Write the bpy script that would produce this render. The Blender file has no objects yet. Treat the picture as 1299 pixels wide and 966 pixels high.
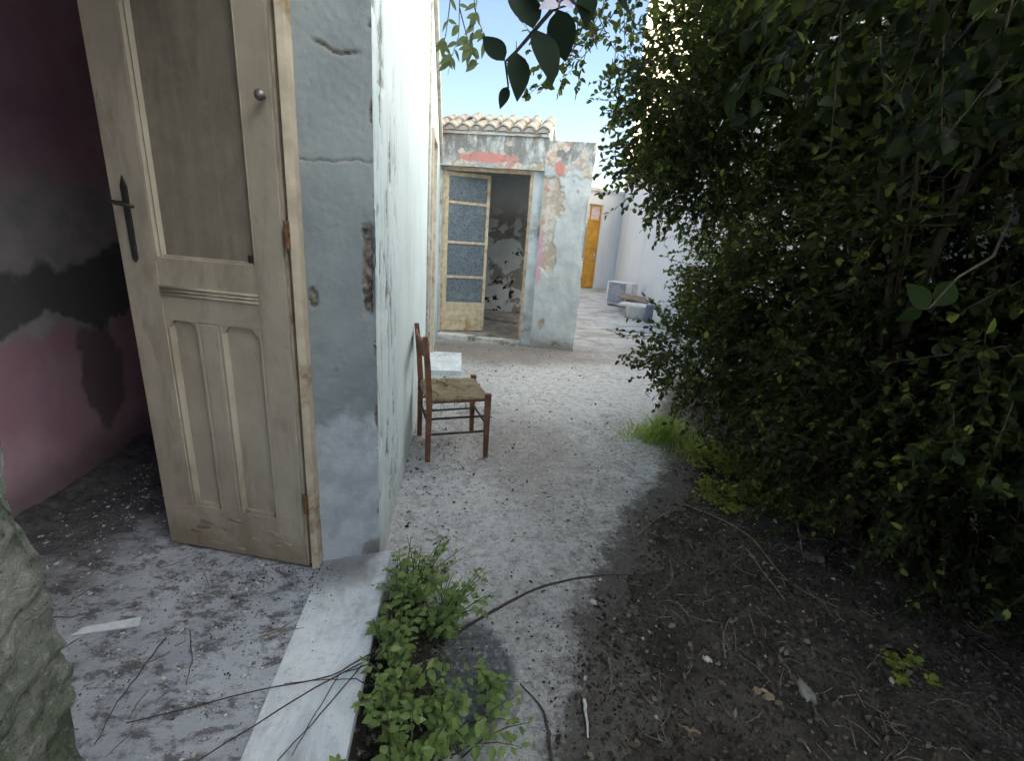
import bpy, bmesh, math, random
import numpy as np
from mathutils import Vector, Matrix, noise as mnoise

rnd = random.Random(7)
rng = np.random.default_rng(11)
scene = bpy.context.scene
COL = scene.collection

# ------------------------------------------------------------------ camera
CAM = Vector((0.0, 0.0, 1.55))
R = ((0.992149, -0.038009, -0.119158),
     (-0.102000, 0.306800, -0.946300),
     (0.072400, 0.950900, 0.300700))
Rm = Matrix(R)
# orthonormalise
ux = Rm.row[1].normalized(); uz = Rm.row[2].normalized()
ux = (ux - uz * ux.dot(uz)).normalized(); r0 = ux.cross(uz)
Rm = Matrix((r0, ux, uz))
cd = bpy.data.cameras.new('camera'); cam = bpy.data.objects.new('camera', cd); COL.objects.link(cam)
cd.sensor_fit = 'HORIZONTAL'; cd.sensor_width = 36.0; cd.lens = 36.0 * 590.0 / 1299.0
cd.clip_start = 0.02; cd.clip_end = 3000
cam.matrix_world = Matrix.Translation(CAM) @ Rm.to_4x4()
scene.camera = cam

# ------------------------------------------------------------------ light
SUN_EL = math.radians(25); SUN_FROM = Vector((-1.0, -0.22, 0)).normalized()
world = bpy.data.worlds.new('World'); scene.world = world; world.use_nodes = True
wn = world.node_tree; bgn = wn.nodes['Background']
sky = wn.nodes.new('ShaderNodeTexSky'); sky.sky_type = 'NISHITA'; sky.sun_disc = False
sky.sun_elevation = SUN_EL
sky.sun_rotation = math.atan2(SUN_FROM.x, SUN_FROM.y)
sky.air_density = 1.0; sky.dust_density = 1.0; sky.ozone_density = 0.4
wn.links.new(sky.outputs[0], bgn.inputs[0]); bgn.inputs[1].default_value = 0.05
sl = bpy.data.lights.new('sun', 'SUN'); sl.energy = 5.0; sl.angle = math.radians(0.5); sl.color = (1.0, 0.96, 0.90)
so = bpy.data.objects.new('sun', sl); COL.objects.link(so)
to_sun = Vector((SUN_FROM.x * math.cos(SUN_EL), SUN_FROM.y * math.cos(SUN_EL), math.sin(SUN_EL)))
so.rotation_euler = to_sun.to_track_quat('Z', 'Y').to_euler(); so.location = to_sun * 40
vs = scene.view_settings
vs.view_transform = 'Standard'; vs.look = 'None'; vs.gamma = 1.0; vs.use_curve_mapping = False
vs.exposure = 2.74
scene.render.engine = 'CYCLES'
scene.cycles.max_bounces = 8; scene.cycles.diffuse_bounces = 5; scene.cycles.transparent_max_bounces = 12

# ------------------------------------------------------------------ helpers
def prop(o, label=None, cat=None, group=None, kind=None):
    if label: o['label'] = label
    if cat: o['category'] = cat
    if group: o['group'] = group
    if kind: o['kind'] = kind
    return o

def empty(name, loc=(0, 0, 0), rz=0.0, **k):
    o = bpy.data.objects.new(name, None); COL.objects.link(o)
    o.location = loc; o.rotation_euler = (0, 0, rz); o.empty_display_size = 0.1
    return prop(o, **k)

def add(name, me, mat=None, parent=None, mw=None, **k):
    o = bpy.data.objects.new(name, me); COL.objects.link(o)
    if mat and not me.materials: me.materials.append(mat)
    if parent: o.parent = parent
    if mw is not None: o.matrix_local = mw
    return prop(o, **k)

class MB:
    def __init__(s): s.v = []; s.f = []
    def face_block(s, vs_, fs):
        b = len(s.v); s.v += [tuple(p) for p in vs_]; s.f += [tuple(i + b for i in f) for f in fs]; return s
    def box(s, x0, x1, y0, y1, z0, z1, M=None, j=0.0):
        P = [(x, y, z) for z in (z0, z1) for y in (y0, y1) for x in (x0, x1)]
        if j: P = [tuple(c + rnd.uniform(-j, j) for c in p) for p in P]
        if M: P = [M @ Vector(p) for p in P]
        return s.face_block(P, [(0, 2, 3, 1), (4, 5, 7, 6), (0, 1, 5, 4), (2, 6, 7, 3), (0, 4, 6, 2), (1, 3, 7, 5)])
    def prism(s, poly, d0, d1, axis='y'):
        # poly in (a,b) plane, extruded along axis from d0 to d1
        n = len(poly)
        def pt(a, b, d): return {'y': (a, d, b), 'x': (d, a, b), 'z': (a, b, d)}[axis]
        P = [pt(a, b, d0) for a, b in poly] + [pt(a, b, d1) for a, b in poly]
        return s.face_block(P, [tuple(range(n)), tuple(range(2 * n - 1, n - 1, -1))] + [(i, i + n, (i + 1) % n + n, (i + 1) % n) for i in range(n)])
    def tube(s, pts, rad, n=8, cap=True):
        pts = [Vector(p) for p in pts]; m = len(pts)
        if not hasattr(rad, '__len__'): rad = [rad] * m
        b = len(s.v); prev = None
        for i, p in enumerate(pts):
            t = (pts[min(i + 1, m - 1)] - pts[max(i - 1, 0)]).normalized()
            if prev is None:
                a = t.orthogonal().normalized()
            else:
                a = (prev - t * prev.dot(t)).normalized()
            prev = a; c = t.cross(a)
            for k in range(n):
                an = 2 * math.pi * k / n
                s.v.append(tuple(p + (a * math.cos(an) + c * math.sin(an)) * rad[i]))
        for i in range(m - 1):
            for k in range(n):
                q = b + i * n; s.f.append((q + k, q + (k + 1) % n, q + n + (k + 1) % n, q + n + k))
        if cap:
            s.f.append(tuple(b + k for k in reversed(range(n)))); s.f.append(tuple(b + (m - 1) * n + k for k in range(n)))
        return s
    def lathe(s, prof, n=16, c=(0, 0, 0)):
        b = len(s.v); m = len(prof)
        for r, z in prof:
            for k in range(n):
                an = 2 * math.pi * k / n; s.v.append((c[0] + r * math.cos(an), c[1] + r * math.sin(an), c[2] + z))
        for i in range(m - 1):
            for k in range(n):
                q = b + i * n; s.f.append((q + k, q + (k + 1) % n, q + n + (k + 1) % n, q + n + k))
        s.f.append(tuple(b + k for k in reversed(range(n)))); s.f.append(tuple(b + (m - 1) * n + k for k in range(n)))
        return s
    def mesh(s, name, smooth=False, bevel=0.0):
        me = bpy.data.meshes.new(name); me.from_pydata(s.v, [], s.f)
        bm = bmesh.new(); bm.from_mesh(me); bmesh.ops.recalc_face_normals(bm, faces=bm.faces[:])
        if bevel: bmesh.ops.bevel(bm, geom=[e for e in bm.edges if len(e.link_faces) == 2 and e.calc_face_angle(0) > .5], offset=bevel, segments=2, affect='EDGES', profile=.6)
        bm.to_mesh(me); bm.free()
        if smooth: me.polygons.foreach_set('use_smooth', [True] * len(me.polygons))
        me.update(); return me
    def build(s, name, mat, parent=None, smooth=False, bevel=0.0, mw=None, **k):
        return add(name, s.mesh(name, smooth, bevel), mat, parent, mw, **k)

def np_mesh(name, V, F, smooth=False):
    V = np.asarray(V, np.float32); F = np.asarray(F, np.int32); k = F.shape[1]
    me = bpy.data.meshes.new(name)
    me.vertices.add(len(V)); me.vertices.foreach_set('co', V.ravel())
    me.loops.add(F.size); me.loops.foreach_set('vertex_index', F.ravel())
    me.polygons.add(len(F)); me.polygons.foreach_set('loop_start', np.arange(0, F.size, k, dtype=np.int32))
    if smooth: me.polygons.foreach_set('use_smooth', np.ones(len(F), bool))
    me.update(calc_edges=True); me.validate(); return me

def fbm(x, y, z, o=4, lac=2.0, g=.5):
    a = 1; s = 0; f = 1
    for i in range(o):
        s += a * mnoise.noise(Vector((x * f, y * f, z * f))); a *= g; f *= lac
    return s
def sstep(a, b, x):
    t = min(1, max(0, (x - a) / (b - a))); return t * t * (3 - 2 * t)

def panel(name, o, eu, ev, en, Lu, Lv, nu, nv, fn, mat, parent=None, **k):
    """plaster skin: grid on plane o + u*eu + v*ev, pushed along en by fn(u,v)->(offset,chip)"""
    o, eu, ev, en = Vector(o), Vector(eu), Vector(ev), Vector(en)
    V = []; A = []
    for j in range(nv + 1):
        for i in range(nu + 1):
            u = Lu * i / nu; v = Lv * j / nv
            r = fn(u, v); d, c = r[0], r[1]
            du = r[2] if len(r) > 2 else 0.0
            V.append(tuple(o + eu * (u + du) + ev * v + en * d)); A.append(c)
    F = [(j * (nu + 1) + i, j * (nu + 1) + i + 1, (j + 1) * (nu + 1) + i + 1, (j + 1) * (nu + 1) + i) for j in range(nv) for i in range(nu)]
    if eu.cross(ev).dot(en) < 0: F = [f[::-1] for f in F]
    me = np_mesh(name, V, F, smooth=True)
    at = me.attributes.new('chip', 'FLOAT', 'POINT'); at.data.foreach_set('value', np.array(A, np.float32))
    return add(name, me, mat, parent, **k)

# pixel of the photograph -> point (used to lay things out where they stand)
def ray(p):
    return Rm @ Vector((p[0] - 649.5, -(p[1] - 483.0), -590.0))
def G(px, py, z=0.0):
    d = ray((px, py)); return CAM + d * ((z - CAM.z) / d.z)
def AY(px, py, y):
    d = ray((px, py)); return CAM + d * (y / d.y)

# ------------------------------------------------------------------ node materials
class NM:
    def __init__(s, name):
        s.m = bpy.data.materials.new(name); s.m.use_nodes = True; s.t = s.m.node_tree
        s.t.nodes.clear(); s.out = s.t.nodes.new('ShaderNodeOutputMaterial')
        s._pos = None
    def lk(s, a, b):
        if hasattr(a, 'is_output') or hasattr(a, 'links'): s.t.links.new(a, b)
        else:
            try: b.default_value = a
            except Exception: b.default_value = (*a, 1.0) if len(a) == 3 else a
    def node(s, typ, ins=None, **props):
        n = s.t.nodes.new(typ)
        for k_, v in props.items(): setattr(n, k_, v)
        for k_, v in (ins or {}).items(): s.lk(v, n.inputs[k_])
        return n
    def pos(s):
        if s._pos is None: s._pos = s.node('ShaderNodeNewGeometry').outputs['Position']
        return s._pos
    def obj(s): return s.node('ShaderNodeTexCoord').outputs['Object']
    def sc(s, vec, x, y, z): return s.node('ShaderNodeMapping', {'Vector': vec, 'Scale': (x, y, z)}).outputs[0]
    def noise(s, vec, scale, detail=5, rough=.55, dist=0.0):
        return s.node('ShaderNodeTexNoise', {'Vector': vec, 'Scale': scale, 'Detail': detail, 'Roughness': rough, 'Distortion': dist}).outputs['Fac']
    def vor(s, vec, scale, feature='F1', rand=1.0):
        return s.node('ShaderNodeTexVoronoi', {'Vector': vec, 'Scale': scale, 'Randomness': rand}, feature=feature).outputs['Distance']
    def mr(s, v, a, b, c=0.0, d=1.0, smooth=True):
        return s.node('ShaderNodeMapRange', {'Value': v, 'From Min': a, 'From Max': b, 'To Min': c, 'To Max': d}, interpolation_type='SMOOTHSTEP' if smooth else 'LINEAR', clamp=True).outputs[0]
    def op(s, o, a, b=0.0, c=None):
        n = s.node('ShaderNodeMath', {0: a, 1: b}, operation=o)
        if c is not None: s.lk(c, n.inputs[2])
        return n.outputs[0]
    def mix(s, f, a, b):
        n = s.node('ShaderNodeMix', data_type='RGBA', clamp_factor=True)
        s.lk(f, n.inputs[0]); s.lk(a if not isinstance(a, tuple) else (*a[:3], 1), n.inputs[6]); s.lk(b if not isinstance(b, tuple) else (*b[:3], 1), n.inputs[7])
        return n.outputs[2]
    def blob(s, c, r, namt=.5, nscale=6.0, lo=.85, hi=1.1):
        """1 inside an uneven blob round point c (world), radii r"""
        v = s.node('ShaderNodeVectorMath', {0: s.pos(), 1: c}, operation='SUBTRACT').outputs[0]
        v = s.node('ShaderNodeVectorMath', {0: v, 1: tuple(1.0 / q for q in r)}, operation='MULTIPLY').outputs[0]
        l = s.node('ShaderNodeVectorMath', {0: v}, operation='LENGTH').outputs['Value']
        n = s.op('MULTIPLY_ADD', s.noise(s.pos(), nscale, 5, .6), namt * 2, -namt)
        return s.mr(s.op('ADD', l, n), lo, hi, 1.0, 0.0)
    def attr(s, name): return s.node('ShaderNodeAttribute', attribute_name=name).outputs['Fac']
    def bump(s, h, strength=.5, dist=.01, normal=None):
        n = s.node('ShaderNodeBump', {'Height': h, 'Strength': strength, 'Distance': dist})
        if normal is not None: s.lk(normal, n.inputs['Normal'])
        return n.outputs[0]
    def bsdf(s, color, rough=.85, normal=None, spec=.3, metallic=0.0):
        n = s.node('ShaderNodeBsdfPrincipled', {'Base Color': color if not isinstance(color, tuple) else (*color[:3], 1), 'Roughness': rough, 'Specular IOR Level': spec, 'Metallic': metallic})
        if normal is not None: s.lk(normal, n.inputs['Normal'])
        s.t.links.new(n.outputs[0], s.out.inputs[0]); s.bs = n; return s.m

def simple(name, col, var=.25, scale=12.0, rough=.8, bump=.3, spec=.3, dirt=None, metallic=0.0, bscale=60.0, bdist=.004):
    k = NM(name); p = k.obj()
    n1 = k.noise(p, scale, 6, .6); dark = tuple(c * (1 - var) for c in col); lite = tuple(min(1, c * (1 + var)) for c in col)
    c = k.mix(k.mr(n1, .3, .7), dark, lite)
    if dirt: c = k.mix(k.mr(k.noise(p, scale * .45, 6, .7, .6), .52, .68), c, dirt)
    return k.bsdf(c, rough, k.bump(k.noise(p, bscale, 5, .7), bump, bdist), spec, metallic)

M = {}
# plaster of the near house, street side: pale blue-white paint over cracked render
def m_outer():
    k = NM('pale_blue_plaster'); P = k.pos()
    big = k.noise(P, 1.3, 5, .6); fine = k.noise(P, 22, 6, .65)
    streak = k.noise(k.sc(P, 5, 5, .7), 2.2, 6, .65, .5)
    c = k.mix(k.mr(big, .3, .7), (.62, .74, .78), (.72, .82, .85))
    c = k.mix(k.op('MULTIPLY', k.mr(streak, .5, .75), .55), c, (.47, .54, .55))
    c = k.mix(k.op('MULTIPLY', k.mr(fine, .55, .75), .35), c, (.46, .50, .50))
    low = k.mr(k.op('ADD', k.node('ShaderNodeSeparateXYZ', {0: P}).outputs[2], k.op('MULTIPLY', big, .5)), .2, .75, 1, 0)
    c = k.mix(k.op('MULTIPLY', low, .55), c, (.42, .42, .39))
    ch = k.attr('chip')
    c = k.mix(k.mr(ch, .2, .75), c, k.mix(k.mr(k.noise(P, 30, 5, .7), .35, .65), (.17, .175, .17), (.42, .44, .44)))
    h = k.op('ADD', k.op('MULTIPLY', fine, .6), k.op('MULTIPLY', k.noise(P, 90, 4, .7), .4))
    return k.bsdf(c, .9, k.bump(h, .45, .006), .2)
M['outer'] = m_outer()
def m_reveal():
    k = NM('grey_blue_cement'); P = k.pos()
    big = k.noise(P, 2.2, 6, .6, .4); fine = k.noise(P, 35, 6, .7)
    z = k.node('ShaderNodeSeparateXYZ', {0: P}).outputs[2]
    c = k.mix(k.mr(big, .3, .7), (.21, .24, .255), (.32, .36, .375))
    pale = k.op('MULTIPLY', k.mr(k.op('ADD', z, k.op('MULTIPLY', k.noise(P, 5, 5, .6), 1.0)), 1.15, 1.35, 1, 0), .9)
    c = k.mix(pale, c, k.mix(k.mr(k.noise(P, 9, 5, .6), .35, .65), (.38, .41, .46), (.52, .56, .61)))
    c = k.mix(k.op('MULTIPLY', k.mr(fine, .58, .78), .5), c, (.15, .15, .145))
    c = k.mix(k.op('MULTIPLY', k.blob((-.33, 1.84, .12), (.07, .2, .09), .7, 22, .5, 1.1), .75), c, (.17, .155, .13))
    ch = k.attr('chip')
    c = k.mix(k.mr(ch, .2, .7), c, k.mix(k.mr(k.noise(P, 40, 5, .7), .35, .65), (.07, .06, .05), (.28, .25, .22)))
    h = k.op('ADD', k.op('MULTIPLY', k.noise(P, 14, 6, .65), .4), k.op('ADD', k.op('MULTIPLY', fine, .5), k.op('MULTIPLY', k.noise(P, 110, 5, .7), .35)))
    return k.bsdf(c, .92, k.bump(h, .55, .007), .2)
M['reveal'] = m_reveal()
def m_rough():
    k = NM('rough_mossy_render'); P = k.pos()
    a = k.noise(P, 9, 7, .65); b = k.noise(P, 55, 6, .7); g = k.noise(P, 5, 6, .7, .8)
    c = k.mix(k.mr(a, .3, .7), (.15, .165, .14), (.34, .36, .32))
    c = k.mix(k.op('MULTIPLY', k.mr(g, .44, .60), .8), c, (.09, .115, .075))
    c = k.mix(k.op('MULTIPLY', k.mr(b, .60, .74), .6), c, (.48, .50, .48))
    gr = k.noise(P, 130, 6, .75); c = k.mix(k.op('MULTIPLY', k.mr(gr, .55, .68), .7), c, (.42, .44, .41)); c = k.mix(k.op('MULTIPLY', k.mr(gr, .44, .34), .8), c, (.04, .045, .035))
    return k.bsdf(c, .95, k.bump(k.op('ADD', b, gr), 1.0, .008), .15)
M['rough'] = m_rough()
def m_pink():
    k = NM('pink_stained_paint'); P = k.pos()
    z = k.node('ShaderNodeSeparateXYZ', {0: P}).outputs[2]; y = k.node('ShaderNodeSeparateXYZ', {0: P}).outputs[1]
    n = k.noise(P, 3.0, 6, .6, .4)
    c = k.mix(k.mr(n, .3, .7), (.50, .29, .37), (.60, .40, .48))
    zz = k.op('ADD', z, k.op('MULTIPLY', k.op('SUBTRACT', n, .5), .35))
    # bared grey render band with a pale skim above
    band = k.op('MULTIPLY', k.mr(zz, .88, .95), k.mr(zz, 1.55, 1.75, 1, 0))
    c = k.mix(k.op('MULTIPLY', band, .95), c, k.mix(k.mr(k.noise(P, 6, 5, .6), .35, .65), (.40, .385, .385), (.52, .50, .50)))
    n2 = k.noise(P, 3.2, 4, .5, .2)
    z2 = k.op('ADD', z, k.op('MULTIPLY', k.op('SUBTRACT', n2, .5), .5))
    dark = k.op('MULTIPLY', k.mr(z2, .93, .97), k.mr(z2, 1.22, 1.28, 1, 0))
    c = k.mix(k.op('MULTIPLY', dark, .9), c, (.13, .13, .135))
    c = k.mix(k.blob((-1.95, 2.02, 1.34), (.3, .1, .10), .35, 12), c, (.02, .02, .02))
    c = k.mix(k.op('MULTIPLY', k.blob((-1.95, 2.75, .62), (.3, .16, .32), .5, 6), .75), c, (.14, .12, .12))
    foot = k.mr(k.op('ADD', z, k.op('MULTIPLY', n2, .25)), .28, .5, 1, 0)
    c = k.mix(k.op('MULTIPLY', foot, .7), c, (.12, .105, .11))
    return k.bsdf(c, .9, k.bump(k.noise(P, 30, 6, .65), .4, .006), .2)
M['pink'] = m_pink()
M['room'] = simple('grimy_room_plaster', (.74, .70, .68), .12, 3, dirt=(.4, .37, .36))
def m_roomfloor():
    k = NM('littered_room_floor'); P = k.pos()
    a = k.noise(P, 2.6, 6, .65, .5); b = k.noise(P, 26, 6, .75); d = k.noise(P, 70, 5, .7)
    st = k.noise(k.sc(P, 1.0, 1.6, 1), 9, 8, .78, .25)
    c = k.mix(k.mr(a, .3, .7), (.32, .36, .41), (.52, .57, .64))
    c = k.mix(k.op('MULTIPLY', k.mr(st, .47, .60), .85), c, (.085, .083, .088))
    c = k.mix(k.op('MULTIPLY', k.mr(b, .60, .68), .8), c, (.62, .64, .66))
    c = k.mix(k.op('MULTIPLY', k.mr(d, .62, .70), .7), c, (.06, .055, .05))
    c = k.mix(k.op('MULTIPLY', k.blob((-1.95, 2.6, .1), (.75, 1.35, 2), .45, 5, .55, 1.15), .88), c, k.mix(k.mr(b, .4, .65), (.035, .032, .034), (.11, .105, .11)))  # dust mound, with the light falloff at the back painted into the colour
    return k.bsdf(c, .8, k.bump(k.op('ADD', st, d), .6, .008), .3)
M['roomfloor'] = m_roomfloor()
def m_marble():
    k = NM('grey_marble'); P = k.pos()
    w = k.noise(k.sc(P, 3, 1, 1), 3.0, 8, .7, 1.6); s = k.noise(P, 60, 5, .7)
    c = k.mix(k.mr(w, .38, .62), (.62, .70, .77), (.78, .85, .90))
    c = k.mix(k.op('MULTIPLY', k.mr(s, .52, .72), .45), c, (.26, .28, .30))
    dz = k.noise(P, 4, 6, .7, .5)
    c = k.mix(k.op('MULTIPLY', k.mr(dz, .5, .7), .5), c, (.22, .21, .20))
    c = k.mix(k.op('MULTIPLY', k.blob((-.48, 1.76, .1), (.22, .20, .2), .6, 9, .2, 1.3), .75), c, (.13, .12, .11))
    return k.bsdf(c, .6, k.bump(s, .25, .003), .4)
M['marble'] = m_marble()
def m_doorpaint():
    k = NM('peeling_cream_paint'); p = k.obj()
    a = k.noise(p, 4, 6, .6); gr = k.noise(k.sc(p, 60, 60, 3), 1.0, 5, .6)
    c = k.mix(k.mr(a, .3, .7), (.40, .36, .285), (.50, .455, .37))
    c = k.mix(k.op('MULTIPLY', k.mr(gr, .5, .8), .3), c, (.35, .28, .19))
    grime = k.noise(k.sc(p, 1, 1, .35), 6, 7, .7, .5)
    c = k.mix(k.op('MULTIPLY', k.mr(grime, .47, .66), .55), c, (.25, .215, .165))
    spk = k.noise(p, 75, 4, .7)
    c = k.mix(k.op('MULTIPLY', k.mr(spk, .68, .74), .6), c, (.14, .10, .06))
    z = k.node('ShaderNodeSeparateXYZ', {0: k.pos()}).outputs[2]
    dn = k.op('ADD', z, k.op('MULTIPLY', k.noise(p, 9, 6, .7), .35))
    c = k.mix(k.op('MULTIPLY', k.mr(dn, .30, .50, 1, 0), .6), c, (.22, .17, .11))
    pe = k.noise(k.sc(p, 1, 1, .5), 18, 7, .75, .8)
    c = k.mix(k.op('MULTIPLY', k.mr(pe, .64, .67), .75), c, (.30, .24, .17))
    h = k.op('ADD', k.op('MULTIPLY', gr, .4), k.mr(pe, .63, .67, 1, 0))
    return k.bsdf(c, .62, k.bump(h, .35, .003), .35)
M['doorpaint'] = m_doorpaint()
M['framepaint'] = simple('rusty_frame_paint', (.47, .41, .32), .2, 7, .7, .35, dirt=(.25, .16, .09))
M['blackiron'] = simple('black_iron', (.025, .025, .028), .3, 30, .45, .3, .5)
M['rust'] = simple('rusted_iron', (.17, .085, .045), .5, 60, .8, .6)
M['knob'] = simple('dull_grey_metal', (.22, .21, .20), .2, 40, .4, .2, .5, metallic=.6)
def m_frost():
    k = NM('dusty_frosted_glass'); p = k.obj()
    n = k.noise(k.sc(p, 6, 6, .8), 3, 7, .7, .4); sm = k.noise(p, 11, 7, .72, .8)
    n = k.op('ADD', k.op('MULTIPLY', n, .6), k.op('MULTIPLY', sm, .4))
    g = k.node('ShaderNodeBsdfPrincipled', {'Base Color': (.62, .58, .50, 1), 'Roughness': .22, 'Transmission Weight': 1.0, 'IOR': 1.25, 'Specular IOR Level': .5})
    d = k.node('ShaderNodeBsdfPrincipled', {'Base Color': (.34, .31, .25, 1), 'Roughness': .3, 'Specular IOR Level': .5})
    mx = k.node('ShaderNodeMixShader', {0: k.mr(n, .25, .75, .45, .9), 1: g.outputs[0], 2: d.outputs[0]})
    k.t.links.new(mx.outputs[0], k.out.inputs[0]); return k.m
M['frost'] = m_frost()
def m_dustglass():
    k = NM('dusty_blue_glass'); p = k.obj()
    n = k.noise(p, 45, 6, .75); n2 = k.noise(p, 5, 5, .6)
    c = k.mix(k.mr(n, .35, .7), (.10, .13, .16), (.19, .235, .275))
    c = k.mix(k.op('MULTIPLY', k.mr(n2, .5, .75), .5), c, (.30, .34, .37))
    return k.bsdf(c, k.mr(n, .3, .7, .15, .5), None, .5)
M['dustglass'] = m_dustglass()

def m_ground():
    k = NM('worn_concrete_yard'); P = k.pos()
    a = k.noise(P, .55, 6, .6, .4); b = k.noise(P, 4.5, 7, .7, .5); c_ = k.noise(P, 38, 6, .75); d = k.noise(P, 120, 4, .7)
    c = k.mix(k.mr(b, .3, .72), (.33, .325, .32), (.52, .52, .52))
    m14 = k.noise(P, 15, 7, .75, .3)
    c = k.mix(k.op('MULTIPLY', k.mr(a, .45, .7), .5), c, (.46, .46, .455))
    c = k.mix(k.op('MULTIPLY', k.mr(m14, .50, .60), .55), c, (.17, .155, .14))
    c = k.mix(k.op('MULTIPLY', k.mr(m14, .45, .36), .5), c, (.56, .56, .555))
    m32 = k.noise(P, 42, 8, .8, .2)
    c = k.mix(k.op('MULTIPLY', k.mr(m32, .535, .585), .6), c, (.13, .12, .11))
    c = k.mix(k.op('MULTIPLY', k.mr(m32, .455, .405), .45), c, (.60, .60, .60))
    lime = k.op('MAXIMUM', k.blob((-.1, 2.3, 0), (.55, 1.1, 1), .55, 3.5, .5, 1.25), k.blob((1.5, 4.8, 0), (1.7, 1.2, 1), .5, 2.5, .5, 1.3))
    c = k.mix(k.op('MULTIPLY', k.op('MULTIPLY', lime, k.mr(k.noise(P, 16, 8, .8), .36, .62)), .8), c, (.64, .65, .655))
    c = k.mix(k.op('MULTIPLY', k.blob((.7, 6.1, 0), (1.6, .65, 1), .5, 3, .5, 1.25), .8), c, (.24, .205, .18))
    c = k.mix(k.op('MULTIPLY', k.blob((.55, 3.2, 0), (.5, .8, 1), .6, 3, .4, 1.2), .5), c, (.27, .235, .215))
    # far yard, pale cement wash
    y = k.node('ShaderNodeSeparateXYZ', {0: P}).outputs[1]
    c = k.mix(k.op('MULTIPLY', k.mr(y, 6.4, 7.6), k.mr(b, .3, .5, .45, .85)), c, (.56, .59, .605))
    c = k.mix(k.op('MULTIPLY', k.op('MULTIPLY', k.mr(y, 5.5, 7.5), k.mr(k.noise(k.sc(P, .8, 1.6, 1), 1.7, 7, .72, .6), .47, .60)), .7), c, (.27, .235, .20))
    c = k.mix(k.op('MULTIPLY', k.mr(k.noise(P, 2.1, 6, .7, .8), .56, .68), .55), c, (.13, .12, .11))
    # tar patch near the sill
    c = k.mix(k.op('MULTIPLY', k.blob((.10, 1.30, 0), (.17, .25, 1), .35, 8, .75, 1.05), .85), c, k.mix(k.mr(c_, .4, .65), (.045, .052, .062), (.16, .18, .20)))
    # earth at the foot of the sill
    c = k.mix(k.blob((-.2, 1.1, 0), (.20, .75, 1), .35, 8, .75, 1.1), c, (.05, .042, .034))
    c = k.mix(k.op('MULTIPLY', k.mr(c_, .57, .64), .6), c, (.66, .66, .66))
    c = k.mix(k.op('MULTIPLY', k.mr(c_, .40, .31), .6), c, (.07, .06, .055))
    c = k.mix(k.op('MULTIPLY', k.mr(d, .62, .72), .5), c, (.08, .07, .06))
    dt = k.attr('dirt'); dn_ = k.op('ADD', k.op('MULTIPLY', dt, 1.15), k.op('MULTIPLY', k.op('SUBTRACT', k.op('ADD', k.op('MULTIPLY', k.noise(P, 7, 7, .75, .4), .6), k.op('MULTIPLY', k.noise(P, 45, 5, .7), .4)),   .5), 2.6))
    c = k.mix(k.op('MULTIPLY', k.mr(dn_, .35, .95), .92), c, k.mix(k.mr(c_, .35, .7), (.055, .047, .040), (.13, .115, .10)))
    h = k.op('ADD', k.op('MULTIPLY', b, .8), k.op('ADD', k.op('MULTIPLY', c_, .35), k.op('MULTIPLY', d, .2)))
    return k.bsdf(c, .88, k.bump(k.op('ADD', h, k.op('MULTIPLY', m14, .6)), .8, .02), .25)
M['ground'] = m_ground()
def m_soil():
    k = NM('dark_litter_soil'); P = k.pos()
    a = k.noise(P, 5, 6, .65); b = k.noise(P, 45, 7, .75); v = k.vor(P, 60)
    c = k.mix(k.mr(a, .3, .7), (.044, .037, .032), (.105, .090, .078))
    c = k.mix(k.op('MULTIPLY', k.mr(b, .55, .72), .7), c, (.13, .11, .095))
    c = k.mix(k.op('MULTIPLY', k.mr(k.noise(P, 95, 4, .7), .66, .72), .6), c, (.30, .28, .25))
    return k.bsdf(c, .95, k.bump(k.op('ADD', b, v), .8, .015), .15)
M['soil'] = m_soil()
M['redplaster'] = None
def m_farfront():
    """weathered facade of the tiled house: grey cement over white lime over old red paint"""
    k = NM('layered_old_plaster'); P = k.pos(); ch = k.attr('chip'); p = k.obj()
    a = k.noise(P, 3.2, 6, .65, .5); b = k.noise(P, 16, 6, .7)
    c = k.mix(k.mr(a, .32, .68), (.50, .55, .56), (.68, .72, .72))
    z = k.node('ShaderNodeSeparateXYZ', {0: P}).outputs[2]
    stain = k.op('MULTIPLY', k.mr(k.op('ADD', z, k.op('MULTIPLY', k.noise(P, 6, 6, .7), .6)), 2.62, 2.85), k.mr(k.noise(k.sc(P, 7, 7, 3), 1.2, 6, .7), .38, .56))
    c = k.mix(k.op('MULTIPLY', stain, .85), c, (.20, .195, .185))
    lay = k.mix(k.mr(k.noise(P, 11, 5, .6, .4), .44, .56), (.66, .63, .58), (.52, .45, .36))
    lay = k.mix(k.mr(k.noise(P, 6.5, 6, .65, .6), .57, .62), lay, (.60, .30, .27))
    c = k.mix(k.mr(ch, .3, .6), c, lay)
    red = k.op('MAXIMUM', k.blob((.30, 6.72, 2.48), (.42, .3, .06), .95, 16), k.blob((1.22, 6.5, 2.40), (.07, .2, .09), .6, 14))
    c = k.mix(k.op('MULTIPLY', red, .95), c, (.60, .27, .24))
    c = k.mix(k.blob((1.05, 6.55, 1.28), (.06, .2, .38), .5, 9), c, (.66, .40, .47))
    c = k.mix(k.op('MULTIPLY', k.mr(b, .6, .74), .5), c, (.2, .19, .18))
    foot = k.mr(k.op('ADD', z, k.op('MULTIPLY', b, .25)), .15, .36, 1, 0)
    c = k.mix(k.op('MULTIPLY', foot, .7), c, (.22, .19, .15))
    return k.bsdf(c, .92, k.bump(k.op('ADD', a, b), .5, .012), .15)
M['farfront'] = m_farfront()
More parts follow.
